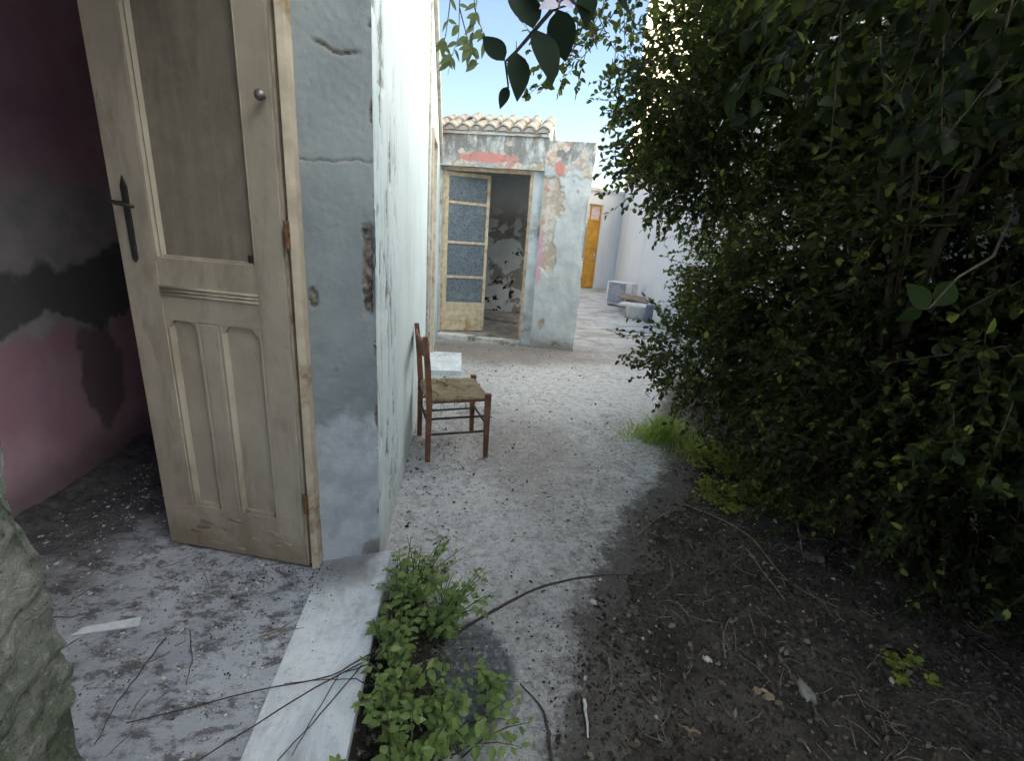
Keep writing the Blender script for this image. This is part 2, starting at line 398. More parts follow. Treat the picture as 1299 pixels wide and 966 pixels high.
def m_peeled():
    k = NM('peeled_room_wall'); P = k.pos()
    n = k.noise(P, 1.9, 7, .65, .5); z = k.node('ShaderNodeSeparateXYZ', {0: P}).outputs[2]
    c = k.mix(k.mr(k.noise(P, 5, 5, .6), .3, .7), (.66, .66, .65), (.78, .78, .77))
    m1 = k.op('MULTIPLY', k.mr(n, .50, .53), k.mr(z, 2.15, 1.7))
    c = k.mix(m1, c, (.33, .30, .27))
    c = k.mix(k.op('MULTIPLY', k.mr(k.noise(P, 5.5, 5, .6), .60, .63), k.mr(z, 1.7, 1.2)), c, (.03, .03, .03))
    return k.bsdf(c, .9, k.bump(n, .4, .02), .2)
M['peeled'] = m_peeled()
M['tallwall'] = None
def m_tall():
    k = NM('whitewashed_tall_wall'); P = k.pos()
    a = k.noise(P, .5, 6, .6); b = k.noise(k.sc(P, 3, 3, .5), .8, 6, .65); f = k.noise(P, 12, 6, .7)
    z = k.node('ShaderNodeSeparateXYZ', {0: P}).outputs[2]
    c = k.mix(k.mr(a, .3, .7), (.72, .76, .77), (.80, .84, .85))
    c = k.mix(k.op('MULTIPLY', k.mr(b, .5, .75), .35), c, (.52, .53, .50))
    c = k.mix(k.mr(k.op('ADD', z, k.op('MULTIPLY', a, .9)), 3.55, 3.75), c, (.60, .49, .35))
    c = k.mix(k.op('MULTIPLY', k.mr(f, .6, .75), .4), c, (.45, .45, .43))
    return k.bsdf(c, .9, k.bump(f, .35, .01), .15)
M['tallwall'] = m_tall()
M['whiteside'] = simple('white_limewash', (.74, .76, .75), .08, 2, .9, .3, dirt=(.6, .6, .57))
M['cement'] = simple('grey_blue_render', (.55, .61, .63), .2, 4, .9, .5, dirt=(.26, .27, .26), bscale=25)
M['step'] = simple('pale_cement_step', (.62, .62, .60), .2, 6, .9, .5, dirt=(.2, .17, .14))
M['orangewood'] = simple('weathered_orange_wood', (.62, .48, .33), .3, 14, .75, .4, dirt=(.60, .52, .42))
M['creamwood'] = simple('cream_door_wood', (.62, .53, .37), .2, 10, .7, .4, dirt=(.42, .28, .15))
M['tile'] = simple('lichen_clay_tile', (.43, .385, .32), .3, 9, .9, .6, dirt=(.22, .20, .17), bscale=40, bdist=.01)
M['ochre'] = simple('ochre_yellow_paint', (.62, .33, .055), .15, 5, .6, .3, dirt=(.50, .24, .04))
M['pinkpane'] = simple('pale_pink_pane', (.70, .58, .55), .15, 12, .3, .1)
M['neigh'] = simple('plain_cream_render', (.60, .56, .50), .15, 2, .9, .4)
M['verge'] = simple('cream_verge_board', (.60, .55, .46), .2, 9, .8, .4, dirt=(.33, .27, .20))
M['roofclay'] = simple('old_roof_clay', (.40, .24, .16), .3, 4, .9, .5)
M['dark_floor'] = simple('dirty_dark_floor', (.30, .27, .25), .3, 5, .9, .6, dirt=(.05, .045, .04))

def wchild(o, parent):
    """keep a mesh written in world coordinates where it is, under its thing"""
    o.parent = parent
    mw = Matrix.Translation(parent.location) @ parent.rotation_euler.to_matrix().to_4x4()
    o.matrix_parent_inverse = mw.inverted(); return o

SB = [(-.5, -.1), (.5, .12), (.95, .36), (1.15, .47), (1.66, .66), (2.34, 1.10), (2.84, 1.55), (3.4, 1.8), (4.2, 2.1), (5.2, 2.6)]
def soil_edge(y):
    return float(np.interp(y, [s[0] for s in SB], [s[1] for s in SB]))
# ================================================================== ground
def build_ground():
    xs = np.linspace(-1.5, 6.5, 133); ys = np.linspace(-2.0, 10.0, 201)
    V = []
    for y in ys:
        for x in xs:
            e = min(x + 1.5, 6.5 - x, y + 2, 10 - y); a = sstep(0, .6, e)
            V.append((x, y, a * (.010 * fbm(x * 1.1, y * 1.1, 3, 3) + .004 * mnoise.noise(Vector((x * 9, y * 9, 1))))))
    nx = len(xs); ny = len(ys)
    F = [(j * nx + i, j * nx + i + 1, (j + 1) * nx + i + 1, (j + 1) * nx + i) for j in range(ny - 1) for i in range(nx - 1)]
    b = len(V); S = 900
    V += [(-S, -S, 0), (S, -S, 0), (S, S, 0), (-S, S, 0)]
    me = bpy.data.meshes.new('ground')
    c0, c1, c2, c3 = 0, nx - 1, ny * nx - 1, (ny - 1) * nx
    F += [tuple([b, b + 1] + [c1 - i for i in range(nx)]), tuple([b + 1, b + 2] + [c2 - i * nx for i in range(ny)]),
          tuple([b + 2, b + 3] + [c3 + i for i in range(nx)]), tuple([b + 3, b] + [c0 + i * nx for i in range(ny)])]
    me.from_pydata(V, [], F); me.update()
    at = me.attributes.new('dirt', 'FLOAT', 'POINT')
    at.data.foreach_set('value', np.array([max(sstep(-.30, .14, x - soil_edge(y)) if -1 < y < 5.2 and x < 3.5 else 0., 0.) for x, y, z in V], np.float32))
    me.polygons.foreach_set('use_smooth', [True] * len(me.polygons))
    add('ground', me, M['ground'], kind='structure')
build_ground()

def soil_z(x, y):
    e = x - soil_edge(y) + .16 * fbm(x * 2.2, y * 2.2, 5, 4)
    m = sstep(-.10, .45, e)
    return -.016 + m * (.03 + .02 * sstep(.2, 1.5, e)) + .012 * fbm(x * 6, y * 6, 2, 3) * m + m * .006 * mnoise.noise(Vector((x * 28, y * 28, 4)))
def build_soil():
    xs = np.arange(-.2, 3.4, .022); ys = np.arange(-.6, 5.0, .022)
    V = [(x, y, soil_z(x, y)) for y in ys for x in xs]; nx = len(xs)
    F = [(j * nx + i, j * nx + i + 1, (j + 1) * nx + i + 1, (j + 1) * nx + i) for j in range(len(ys) - 1) for i in range(nx - 1)]
    add('soil', np_mesh('soil', V, F, True), M['soil'], kind='structure')
build_soil()

# ================================================================== near gabled house
HX = -.32                       # outer face of its wall
house = empty('plaster_house', (-.44, 3.0, 0), label='near gabled house with pale blue flaking plaster and an open cream door', cat='house')
def house_part(o): return wchild(o, house)
def f_outer(u, v):
    y = 1.85 + u; z = v
    d = .006 * fbm(y * 2, z * 1.2, 1, 4) + .0015 * mnoise.noise(Vector((y * 40, z * 40, 2)))
    near = sstep(.85, .40, u + .10 * mnoise.noise(Vector((z * 1.6, 0, 9))))
    st = fbm(y * 16, z * 2.2, 7, 4)
    crack = sstep(.17, .05, abs(st)) * sstep(-.25, .15, mnoise.noise(Vector((y * 3, z * 1.6, 3)))) * near
    fl = sstep(.20, .30, fbm(y * 9 + 4, z * 2.6, 11, 4)) * near * .8
    line = sstep(.012, .004, abs(u - .33 - .02 * fbm(z * 2.5, 0, 8, 3))) * sstep(-.15, .15, mnoise.noise(Vector((0, z * 1.3, 6)))) * .9
    edge = sstep(.035, .0, u + .02 * fbm(z * 9, 1, 2, 4)) * sstep(.0, .3, fbm(z * 5, 7, 3, 3))
    c = max(crack * .9, fl, line, edge)
    return d - .014 * c, c
house_part(panel('wall', (HX, 1.85, 0), (0, 1, 0), (0, 0, 1), (1, 0, 0), 3.15, 3.4, 320, 300, f_outer, M['outer'], label='pale blue wall with vertical cracks'))
def f_plain(u, v): return (.006 * fbm(u * 3, v * 2, 4, 3), sstep(.38, .5, fbm(u * 3, v * 3, 8, 4)) * .7)
mb = MB(); mb.prism([(5.0, 2.45), (5.8, 2.45), (5.8, 0), (7.2, 0), (7.2, 2.20), (5.0, 3.4)], -.56, HX, 'x'); house_part(mb.build('wall', M['outer']))
mb = MB(); mb.prism([(-1.4, 3.4), (5.0, 3.4), (1.0, 5.58), (-1.4, 4.25)], -.56, HX, 'x'); house_part(mb.build('gable', M['outer']))
mb = MB(); mb.box(-.56, -.345, 1.9, 4.998, -.1, 3.39); house_part(mb.build('wall_core', M['room']))
mb = MB(); mb.box(-.558, HX - .002, .331, 1.849, 2.76, 3.398); house_part(mb.build('lintel', M['outer']))
# reveal on the hinge side
eu = Vector((-.247, -.06, 0)).normalized(); en = Vector((.06 / .2542, -.247 / .2542, 0)); en = Vector((.236, -.9717, 0))
def f_reveal(u, v):
    z = v + .10
    d = .0025 * fbm(u * 7, z * 5, 1, 5) + .0015 * fbm(u * 45, z * 45, 2, 3)
    w = .040 + .022 * fbm(z * 14, 3, 4, 4)
    hole = sstep(1.18, 1.26, z) * sstep(1.56, 1.50, z) * sstep(w + .012, w - .006, u) * sstep(.004, .010, u + .006 * mnoise.noise(Vector((z * 30, 0, 0))))
    sm = sstep(.022, .010, math.hypot((u - .222) * 1.0, (z - 1.27) * .45) + .006 * fbm(u * 40, z * 40, 4, 3))
    ln = sstep(.010, .003, abs(z - (2.08 + .10 * (u - .1) + .02 * fbm(u * 14, 2, 3, 3)))) * sstep(.03, .06, u) * sstep(.2, .16, u)
    ln2 = sstep(.006, .002, abs(z - (1.76 - .10 * u + .02 * fbm(u * 12, 5, 3, 3)))) * .6
    eg = sstep(.016, .004, u + .012 * fbm(z * 16, 6, 2, 4)) * sstep(.05, .3, fbm(z * 7, 2, 9, 3))
    c = max(hole, sm, ln * .7, ln2, eg * .8)
    pale = -.0025 * sstep(1.0, .9, z + .3 * fbm(u * 5, z * 3, 5, 3))
    return d + pale - .022 * hole * (1 + .5 * fbm(u * 40, z * 40, 5, 3)) - .012 * sm - .006 * max(ln, ln2, eg), c
house_part(panel('door_reveal', (HX, 1.85, .10), eu, (0, 0, 1), en, .2542, 2.66, 52, 520, f_reveal, M['reveal'], label='grey cement reveal with a broken plaster hole'))
# near jamb: rough bare render right beside the camera
def f_rough(u, v):
    d = .004 * fbm(u * 5, v * 5, 1, 3) + .0045 * fbm(u * 55, v * 55, 2, 4) + .004 * mnoise.noise(Vector((u * 100, v * 100, 3)))
    k_ = sstep(1.40, 1.55, u); d -= .016 * k_ * k_ * (1 + .8 * fbm(v * 9, 0, 5, 3))
    return d, 0.0, k_ * .012 * fbm(v * 12, u * 3, 5, 4)
house_part(panel('jamb_wall', (HX, -1.2, 0), (0, 1, 0), (0, 0, 1), (1, 0, 0), 1.55, 2.76, 330, 560, f_rough, M['rough'], label='rough mossy door jamb'))
house_part(panel('jamb_reveal', (HX - .014, .345, .10), (-1, 0, 0), (0, 0, 1), (0, 1, 0), .225, 2.66, 30, 260, lambda u, v: (.010 * fbm(u * 20, v * 20, 3, 4), 0.0), M['rough']))
mb = MB(); mb.box(-.56, -.375, -1.4, .30, -.1, 3.39); mb.box(-.376, HX - .004, -1.4, -1.2, -.1, 3.39); house_part(mb.build('jamb_core', M['room']))
# inside
house_part(panel('pink_wall', (-1.99, -1.2, .1), (0, 1, 0), (0, 0, 1), (1, 0, 0), 5.7, 3.0, 90, 60, lambda u, v: (.006 * fbm(u * 3, v * 3, 6, 3), 0.), M['pink'], label='pink room wall with a black stained band'))
mb = MB(); mb.box(-2.2, -.56, 4.5, 4.7, 0, 3.3); mb.box(-2.2, -1.75, -1.4, -1.2, 0, 3.09); mb.box(-.85, -.561, -1.4, -1.2, 0, 3.09); mb.box(-1.75, -.85, -1.399, -1.201, 0, .9); mb.box(-1.75, -.85, -1.399, -1.201, 2.6, 3.09); mb.box(-2.2, -2.0, -1.2, 4.5, 0, 3.3); mb.box(-2.2, -.56, -1.4, 4.7, 3.1, 3.39)  # end wall has an unseen window gap, added to light the room
house_part(mb.build('room_shell', M['room']))
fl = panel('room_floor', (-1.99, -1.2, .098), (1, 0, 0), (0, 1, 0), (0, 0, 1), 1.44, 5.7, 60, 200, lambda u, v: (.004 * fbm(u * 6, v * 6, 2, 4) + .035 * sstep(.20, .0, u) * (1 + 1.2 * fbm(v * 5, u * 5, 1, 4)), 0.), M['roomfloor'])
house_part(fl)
# marble sill, with its front edge
mb = MB(); mb.prism([(-.556, .28), (-.268, .28), (-.270, 1.862), (-.325, 1.862), (-.556, 1.81)], .060, .104, 'z')
s_ = mb.build('sill', M['marble'], bevel=.004, label='grey marble door sill'); house_part(s_)
mb = MB(); mb.box(-.545, -.302, .29, 1.84, -.1, .0595); house_part(mb.build('sill_base', M['reveal']))
# roof
mb = MB()
for (y0, z0, y1, z1) in ((1.0, 5.62, 7.25, 2.22), (1.0, 5.62, -1.7, 4.13)):
    d = Vector((0, y1 - y0, z1 - z0)).normalized(); nrm = Vector((0, -d.z, d.y)); nrm = nrm if nrm.z > 0 else -nrm
    A = [Vector((x, y0, z0)) for x in (-5.0, -.30)]; B = [Vector((x, y1, z1)) for x in (-5.0, -.30)]
    mb.face_block([A[0], A[1], B[1], B[0]] + [q + nrm * .1 for q in (A[0], A[1], B[1], B[0])], [(0, 1, 2, 3), (7, 6, 5, 4), (0, 4, 5, 1), (1, 5, 6, 2), (2, 6, 7, 3), (3, 7, 4, 0)])
rf = house_part(mb.build('roof', M['roofclay']))
mb = MB(); d = Vector((0, 6.25, -3.40)).normalized(); nrm = Vector((0, 3.4, 6.25)).normalized()
A = Vector((0, 1.0, 5.58)); B = Vector((0, 7.2, 5.58 - 6.2 * .544))
P8 = []
for x in (HX + .002, HX + .035):
    P8 += [A + Vector((x, 0, 0)), B + Vector((x, 0, 0)), B + nrm * .13 + Vector((x, 0, 0)), A + nrm * .13 + Vector((x, 0, 0))]
mb.face_block(P8, [(0, 1, 2, 3), (7, 6, 5, 4), (0, 4, 5, 1), (1, 5, 6, 2), (2, 6, 7, 3), (3, 7, 4, 0)])
house_part(mb.build('verge_board', M['verge']))
# second doorway of the same wall: casing, closed leaf, marble step
mb = MB()
for y in (5.02, 5.73): mb.box(HX - .10, HX + .022, y, y + .06, .06, 2.40)
mb.box(HX - .10, HX + .024, 5.02, 5.79, 2.401, 2.46); house_part(mb.build('door_casing', M['verge']))
mb = MB(); mb.box(-.46, -.42, 5.08, 5.73, .06, 2.40); house_part(mb.build('side_door', M['framepaint']))
mb = MB(); mb.box(-.55, .055, 4.98, 5.80, -.02, .055); house_part(mb.build('marble_step', M['marble'], bevel=.004))
# cable down the corner of the far end
mb = MB(); mb.tube([(HX + .012, 4.60, 3.3), (HX + .012, 4.61, 2.5), (HX + .014, 4.59, 1.4), (HX + .012, 4.6, .02)], .012, 6); house_part(mb.build('drain_pipe', M['verge'], smooth=True))

# ---- the cream door leaf (part of the house) with its pieces
Hh = Vector((-.605, 1.752, .112)); Ff = Vector((-1.253, 1.928, .112))
du = (Ff - Hh).normalized(); DW = .672
dn = Vector((du.y, -du.x, 0)); dn = dn if dn.y < 0 else -dn          # faces the camera
DM = Matrix((( du.x, -dn.x, 0, Hh.x), (du.y, -dn.y, 0, Hh.y), (0, 0, 1, Hh.z), (0, 0, 0, 1)))
# local: x along the leaf from the hinge, y away from the camera side (0 = face), z up
door = MB().box(0, .001, 0, .001, 0, .001)
def leaf_piece(name, mbx, mat, **k):
    bev = k.pop('bevel', 0.002); sm = k.pop('smooth', False)
    return mbx.build(name, mat, door_o, smooth=sm, bevel=bev, **k)
S0, S1 = .122, .528                                                   # inner edges of the stiles
mb = MB(); mb.box(.012, S0, 0, .042, .0, 2.50)
door_o = mb.build('door', M['doorpaint'], None, bevel=.003, mw=DM, label='cream half-glazed door leaf standing open'); house_part(door_o)
door_o.matrix_basis = DM
leaf_piece('stile', MB().box(S1, DW, 0, .042, .0, 2.50), M['doorpaint'])
leaf_piece('rail', MB().box(S0, S1, .001, .041, .0, .215), M['doorpaint'])
leaf_piece('rail', MB().box(S0, S1, .001, .041, 1.03, 1.262), M['doorpaint'])
leaf_piece('rail', MB().box(S0, S1, .001, .041, 2.36, 2.50), M['doorpaint'])
leaf_piece('mullion', MB().box(.304, .382, .0015, .041, .215, 1.03), M['doorpaint'], bevel=.006)
for (a, b) in ((S0, .304), (.382, S1)):                               # sunk panels, bead mouldings, bracket-shaped heads
    leaf_piece('panel', MB().box(a, b, .020, .032, .21, 1.035), M['doorpaint'])
    m2 = MB(); w_ = .024
    for (x0, x1, z0, z1) in ((a, a + w_, .215, 1.03), (b - w_, b, .215, 1.03)):
        m2.prism([(x0, .004), (x0 + (x1 - x0) * .5, .002), (x1, .016 if x0 == a else .004), (x1, .024), (x0, .024)] if x0 == a else [(x0, .016), (x0 + (x1 - x0) * .5, .002), (x1, .004), (x1, .024), (x0, .024)], z0, z1, 'z')
    m2.prism([(a + w_, .0035), (b - w_, .0035), (b - w_, .024), (a + w_, .024)], .215, .232, 'z')
    leaf_piece('moulding', m2, M['doorpaint'], bevel=0)
    m2 = MB(); n = 18; top = []
    for i in range(n + 1):
        t = i / n; e = abs(2 * t - 1)
        dz = .030 * (1 - sstep(.45, .8, e)) if e < .8 else 0
        top.append((a + (b - a) * t, 1.000 + dz - .010 * sstep(.8, 1, e)))
    m2.prism(top + [(b, 1.04), (a, 1.04)], .003, .024, 'y')
    leaf_piece('panel_head', m2, M['doorpaint'], bevel=.0015)
m2 = MB()
for q in range(3): m2.tube([(S0 + .002, .000, 1.128 + .013 * q), (S1 - .002, .000, 1.128 + .013 * q)], .0062, 8)
leaf_piece('reeding', m2, M['doorpaint'], bevel=0, smooth=True)
leaf_piece('pane', MB().box(S0 - .004, S1 + .004, .020, .025, 1.255, 2.365), M['frost'], bevel=0, label='dusty frosted door glass')
m2 = MB()
for (x0, x1) in ((S1 - .030, S1), ):
    m2.prism([(x0, .018), (x0 + .006, .004), (x0 + .014, .009), (x0 + .018, -.003), (x1, -.004), (x1, .02), (x0, .02)], 1.262, 2.36, 'z')
m2.prism([(S0, -.004), (S0 + .010, .004), (S0 + .014, .018), (S0, .02)], 1.262, 2.36, 'z')
leaf_piece('glazing_bead', m2, M['doorpaint'], bevel=0)
leaf_piece('glazing_bead', MB().box(S0 + .014, S1 - .03, .006, .018, 1.262, 1.272), M['framepaint'], bevel=0)
m2 = MB(); m2.prism([(.598, 1.250), (.609, 1.235), (.620, 1.250), (.622, 1.50), (.609, 1.535), (.596, 1.50)], -.007, .0, 'y')
leaf_piece('handle_plate', m2, M['blackiron'])
m2 = MB(); m2.tube([(.609, -.004, 1.44), (.609, -.045, 1.44)], .008, 10); m2.tube([(.632, -.046, 1.446), (.609, -.047, 1.441), (.575, -.047, 1.437), (.540, -.044, 1.432)], [.006, .008, .007, .006], 8)
m2.tube([(.632, -.046, 1.446), (.672, -.040, 1.450)], [.006, .005], 8)
leaf_piece('handle', m2, M['blackiron'], bevel=0, smooth=True)
m2 = MB(); m2.box(S0 + .012, S0 + .034, .004, .018, 1.27, 1.295, j=.003); leaf_piece('latch', m2, M['blackiron'])
leaf_piece('hinge_edge', MB().box(.002, .0118, .010, .036, .0, 2.50), M['framepaint'])
# lifted paint flakes on the bottom rail
m2 = MB()
for i in range(26):
    cx_ = rnd.uniform(.05, .60); cz_ = rnd.uniform(.03, .20) + (.03 if cx_ < .3 else 0); s = rnd.uniform(.008, .03)
    pts = [(cx_ + s * math.cos(t) * rnd.uniform(.7, 1.8), -.001 - (.007 * rnd.random() if math.sin(t) > 0 else 0), cz_ + s * .45 * math.sin(t) * rnd.uniform(.6, 1.2)) for t in [k_ * math.pi / 3 for k_ in range(6)]]
    m2.face_block(pts + [(x, y + .0012, z) for x, y, z in pts], [(0, 1, 2, 3, 4, 5), (11, 10, 9, 8, 7, 6)] + [(q, q + 6, (q + 1) % 6 + 6, (q + 1) % 6) for q in range(6)])
leaf_piece('paint_flakes', m2, M['framepaint'], bevel=0, kind='stuff')
# door frame post on the hinge side + hinges + turn-knob
fr = MB(); fr.prism([(-.556, 1.792), (-.560, 1.748), (-.586, 1.738), (-.590, 1.775), (-.615, 1.785), (-.615, 1.86), (-.55, 1.86)], .1045, 2.72, 'z')
fo = house_part(fr.build('door_frame', M['framepaint'], bevel=.003))
for z in (1.49, .43):
    m2 = MB(); m2.tube([(-.596, 1.737, z - .045), (-.596, 1.737, z + .045)], .0065, 10); m2.box(-.592, -.583, 1.7345, 1.739, z - .05, z + .045)
    o = m2.build('hinge', M['rust']); wchild(o, house)
m2 = MB(); m2.lathe([(.002, .0), (.008, .0), (.007, .012), (.015, .020), (.018, .030), (.013, .042), (.004, .046)], 14)
o = add('turn_knob', m2.mesh('turn_knob', True), M['knob']); o.matrix_basis = Matrix.Translation((-.640, 1.752, 1.905)) @ Matrix.Rotation(math.radians(90), 4, 'X'); wchild(o, house)

# ================================================================== tiled house at the end of the yard
fa = Vector((-.302, 6.93, 0)); ang = math.atan2(6.414 - 6.93, 1.606 + .302)
far = empty('tiled_house', fa, ang, label='low house with clay tile eave, ragged plaster pillar and half-open glazed door', cat='house')
def f_beam(u, v):
    d = .008 * fbm(u * 5, v * 5, 3, 4)
    c = sstep(.22, .30, fbm(u * 3.5 + 2, v * 5, 9, 4) + .7 * sstep(.16, .0, v) - .25)
    return -(d - .010 * c), c
panel('beam', (-.12, -.05, 2.36), (1, 0, 0), (0, 0, 1), (0, 1, 0), 1.525, .385, 120, 34, f_beam, M['farfront'], far, label='stained lintel beam with red paint remains')
MB().box(-.12, 1.404, -.03, .36, 2.362, 2.742).build('beam_core', M['cement'], far)
def f_pil(u, v):
    left = sstep(.36, .10, u + .16 * fbm(v * 2.2, 3, 2, 3)) * sstep(.95, 1.2, v) * sstep(2.36, 2.25, v)
    c = sstep(.30, .36, fbm(u * 4, v * 2.6, 4, 5) * .55 + left * .62)
    top = sstep(2.28, 2.33, v + .05 * fbm(u * 9, 1, 3, 3))
    c = max(c, top * sstep(-.05, .1, fbm(u * 7, v * 7, 8, 3)) * .9)
    d = .012 * fbm(u * 4, v * 3, 1, 4) + .012 * top - .018 * c * (1 - top)
    k_ = sstep(.50, .63, u)
    du_ = k_ * (.030 * fbm(v * 3.2, 0, 7, 4) + .012 * fbm(v * 14, 2, 7, 3) - .05 * sstep(2.3, 1.9, v) * sstep(.9, 1.5, v) + .015)
    return -(d - .02 * k_ * k_), c, du_
panel('pillar', (1.404, -.045, 0), (1, 0, 0), (0, 0, 1), (0, 1, 0), .615, 2.715, 62, 260, f_pil, M['farfront'], far, label='ragged pillar with plaster fallen off in layers')
MB().box(1.404, 1.955, -.015, .40, 0, 2.69).build('pillar_core', M['cement'], far)
MB().prism([(1.95, 0), (2.03, 0), (1.99, .7), (1.952, 1.1)], .0, .40, 'y').build('buttress', M['cement'], far, bevel=.01)
MB().box(1.255, 1.403, .03, .36, 0, 2.36).build('jamb', M['cement'], far, bevel=.006)
MB().box(-.5, -.002, .03, .36, 0, 2.36).build('jamb', M['cement'], far)
MB().box(-.12, 1.43, -.085, .36, 2.745, 2.785).build('cornice', M['step'], far, bevel=.008)
panel('room_wall', (-.6, 2.45, .05), (1, 0, 0), (0, 0, 1), (0, -1, 0), 2.6, 2.5, 30, 30, lambda u, v: (.01 * fbm(u * 3, v * 3, 2, 3), 0.), M['peeled'], far, label='white room wall with dark peeled patches')
m2 = MB(); m2.box(-.62, -.5, .36, 2.6, 0, 2.6); m2.box(1.85, 1.97, .401, .8, 0, 2.66); m2.box(1.85, 1.97, 2.1, 2.6, 0, 2.66); m2.box(1.851, 1.969, .8, 2.1, 0, .9); m2.box(1.851, 1.969, .8, 2.1, 2.3, 2.659); m2.box(-.62, 1.97, 2.5, 2.7, 0, 2.6); m2.box(-.62, 1.97, .361, 2.6, 2.52, 2.66)  # window gap out of view in one side, added to brighten this room
m2.build('side_wall', M['cement'], far)
MB().box(-.5, 1.85, .05, 2.5, -.05, .075).build('room_floor', M['dark_floor'], far)
MB().box(.02, 1.25, -.13, .05, -.05, .072).build('step', M['step'], far, bevel=.012)
m2 = MB(); m2.box(0, .042, .07, .13, .075, 2.36); m2.box(1.21, 1.254, .07, .13, .075, 2.36); m2.box(.042, 1.21, .07, .13, 2.315, 2.36)
m2.build('door_frame', M['orangewood'], far, bevel=.004)
# half-open leaf
LM = Matrix.Translation((.044, .075, .085)) @ Matrix.Rotation(math.radians(24), 4, 'Z')
LWd = .63
m2 = MB(); m2.box(0, .045, 0, .04, 0, 2.22); m2.box(LWd - .045, LWd, 0, .04, 0, 2.22)
for z, h in ((0, .03), (.385, .045), (2.17, .05)): m2.box(.045, LWd - .045, .001, .039, z, z + h)
lf = m2.build('door', M['creamwood'], far, bevel=.003, label='glazed door leaf swung inwards'); lf.matrix_basis = LM
for z, tl in ((1.83, -.014), (1.285, .012), (.80, .010)):
    MB().box(.0455, LWd - .0455, .002, .038, -.017, .017).build('glazing_bar', M['orangewood'], lf, mw=Matrix.Translation((0, 0, z)) @ Matrix.Rotation(-tl, 4, 'Y'))
for z0, z1 in ((.43, .78), (.82, 1.265), (1.305, 1.81), (1.85, 2.17)):
    MB().box(.0455, LWd - .0455, .016, .021, z0, z1).build('pane', M['dustglass'], lf)
MB().box(.0455, LWd - .0455, .012, .028, .03, .385).build('panel', M['creamwood'], lf)
# clay tiles
def tile_mesh():
    n = 9; V = []; F = []
    for e, (r, zz) in enumerate(((.083, 0), (.068, .012))):
        for t in (0, 1):
            rr = r - .014 * t
            for i in range(n):
                a = math.pi * i / (n - 1); V.append((rr * math.cos(a), e * .42, rr * .95 * math.sin(a) + zz))
    for i in range(n - 1):
        F.append((i, i + 1, 2 * n + i + 1, 2 * n + i)); F.append((n + i, 3 * n + i, 3 * n + i + 1, n + i + 1))
        F.append((i, n + i, n + i + 1, i + 1)); F.append((2 * n + i, 2 * n + i + 1, 3 * n + i + 1, 3 * n + i))
    for i in (0, n - 1): F.append((i, 2 * n + i, 3 * n + i, n + i))
    me = bpy.data.meshes.new('tile'); me.from_pydata(V, [], F); me.update()
    me.polygons.foreach_set('use_smooth', [True] * len(F)); me.materials.append(M['tile']); return me
tm = tile_mesh()
rfm = MB(); rfm.box(-.1, 1.40, -.06, .80, -.03, .0, Matrix.Translation((0, 0, 2.805)) @ Matrix.Rotation(math.radians(20), 4, 'X')); rfm.box(-.1, 1.40, .0, 2.1, -.03, .0, Matrix.Translation((0, .76, 3.07)) @ Matrix.Rotation(math.radians(-10), 4, 'X')); rfm.prism([(-.05, 2.786), (.74, 2.786), (.74, 3.03)], 1.36, 1.398, 'x')
froof = rfm.build('roof', M['step'], far)
fill = MB()
for row in range(2):
    for i in range(9):
        x = -.03 + i * .172 + rnd.uniform(-.01, .01); y = -.115 + row * .38
        mw = Matrix.Translation((x, y + rnd.uniform(-.015, .015), 2.818 + y * math.tan(math.radians(20)) + .012 * row + rnd.uniform(0, .012))) @ Matrix.Rotation(math.radians(19 + rnd.uniform(-2, 2)), 4, 'X') @ Matrix.Rotation(rnd.uniform(-.04, .04), 4, 'Z')
        add('tile', tm, None, froof, mw)
        if row == 0:      # mortar plug in the mouth of each tile
            f2 = MB(); f2.prism([(.062 * math.cos(a), .055 * math.sin(a)) for a in [math.pi * q / 7 for q in range(8)]], .012, .06, 'y')
            f2.build('mortar', M['step'], froof, mw=mw)
            if i < 8:
                f2 = MB(); f2.prism([(-.07 + .14 * q / 6, -.0 - .03 * math.sin(math.pi * q / 6)) for q in range(7)] + [(.07, .02), (-.07, .02)], .0, .3, 'y')
                f2.build('channel_tile', M['tile'], froof, mw=Matrix.Translation((x + .086, y + .01, 2.80)) @ Matrix.Rotation(math.radians(19), 4, 'X'))

# ================================================================== tall house on the right, annex with the yellow door
td = Vector((5.266 - 4.224, 16.086 - 9.239, 0)).normalized(); tn = Vector((-td.y, td.x, 0))
tall = empty('tall_house', (4.224, 9.239, 0), label='tall whitewashed house wall, cream above, closing the yard', cat='house')
t0 = Vector((4.224, 9.239, 0)) - td * 0.9
tl_ = panel('wall', t0, td, (0, 0, 1), tn, 7.83, 8.6, 60, 60, lambda u, v: (.02 * fbm(u * .8, v * .8, 2, 4), 0.), M['tallwall']); wchild(tl_, tall)
tm4 = Matrix(((td.x, -tn.x, 0, t0.x), (td.y, -tn.y, 0, t0.y), (0, 0, 1, 0), (0, 0, 0, 1)))
o = MB().box(.01, 7.81, .05, 5.0, -.1, 8.58, tm4).build('wall_core', M['neigh']); wchild(o, tall)
o = MB().box(-.1, 7.9, -.12, 5.1, 8.59, 8.75, tm4).build('roof', M['verge']); wchild(o, tall)
o = MB().tube([tm4 @ Vector(p) for p in ((7.6, -.03, 3.45), (5.5, -.03, 3.30), (3.5, -.03, 3.42), (1.5, -.03, 3.35), (.1, -.03, 3.5))], .014, 6).build('cable', M['blackiron']); wchild(o, tall)

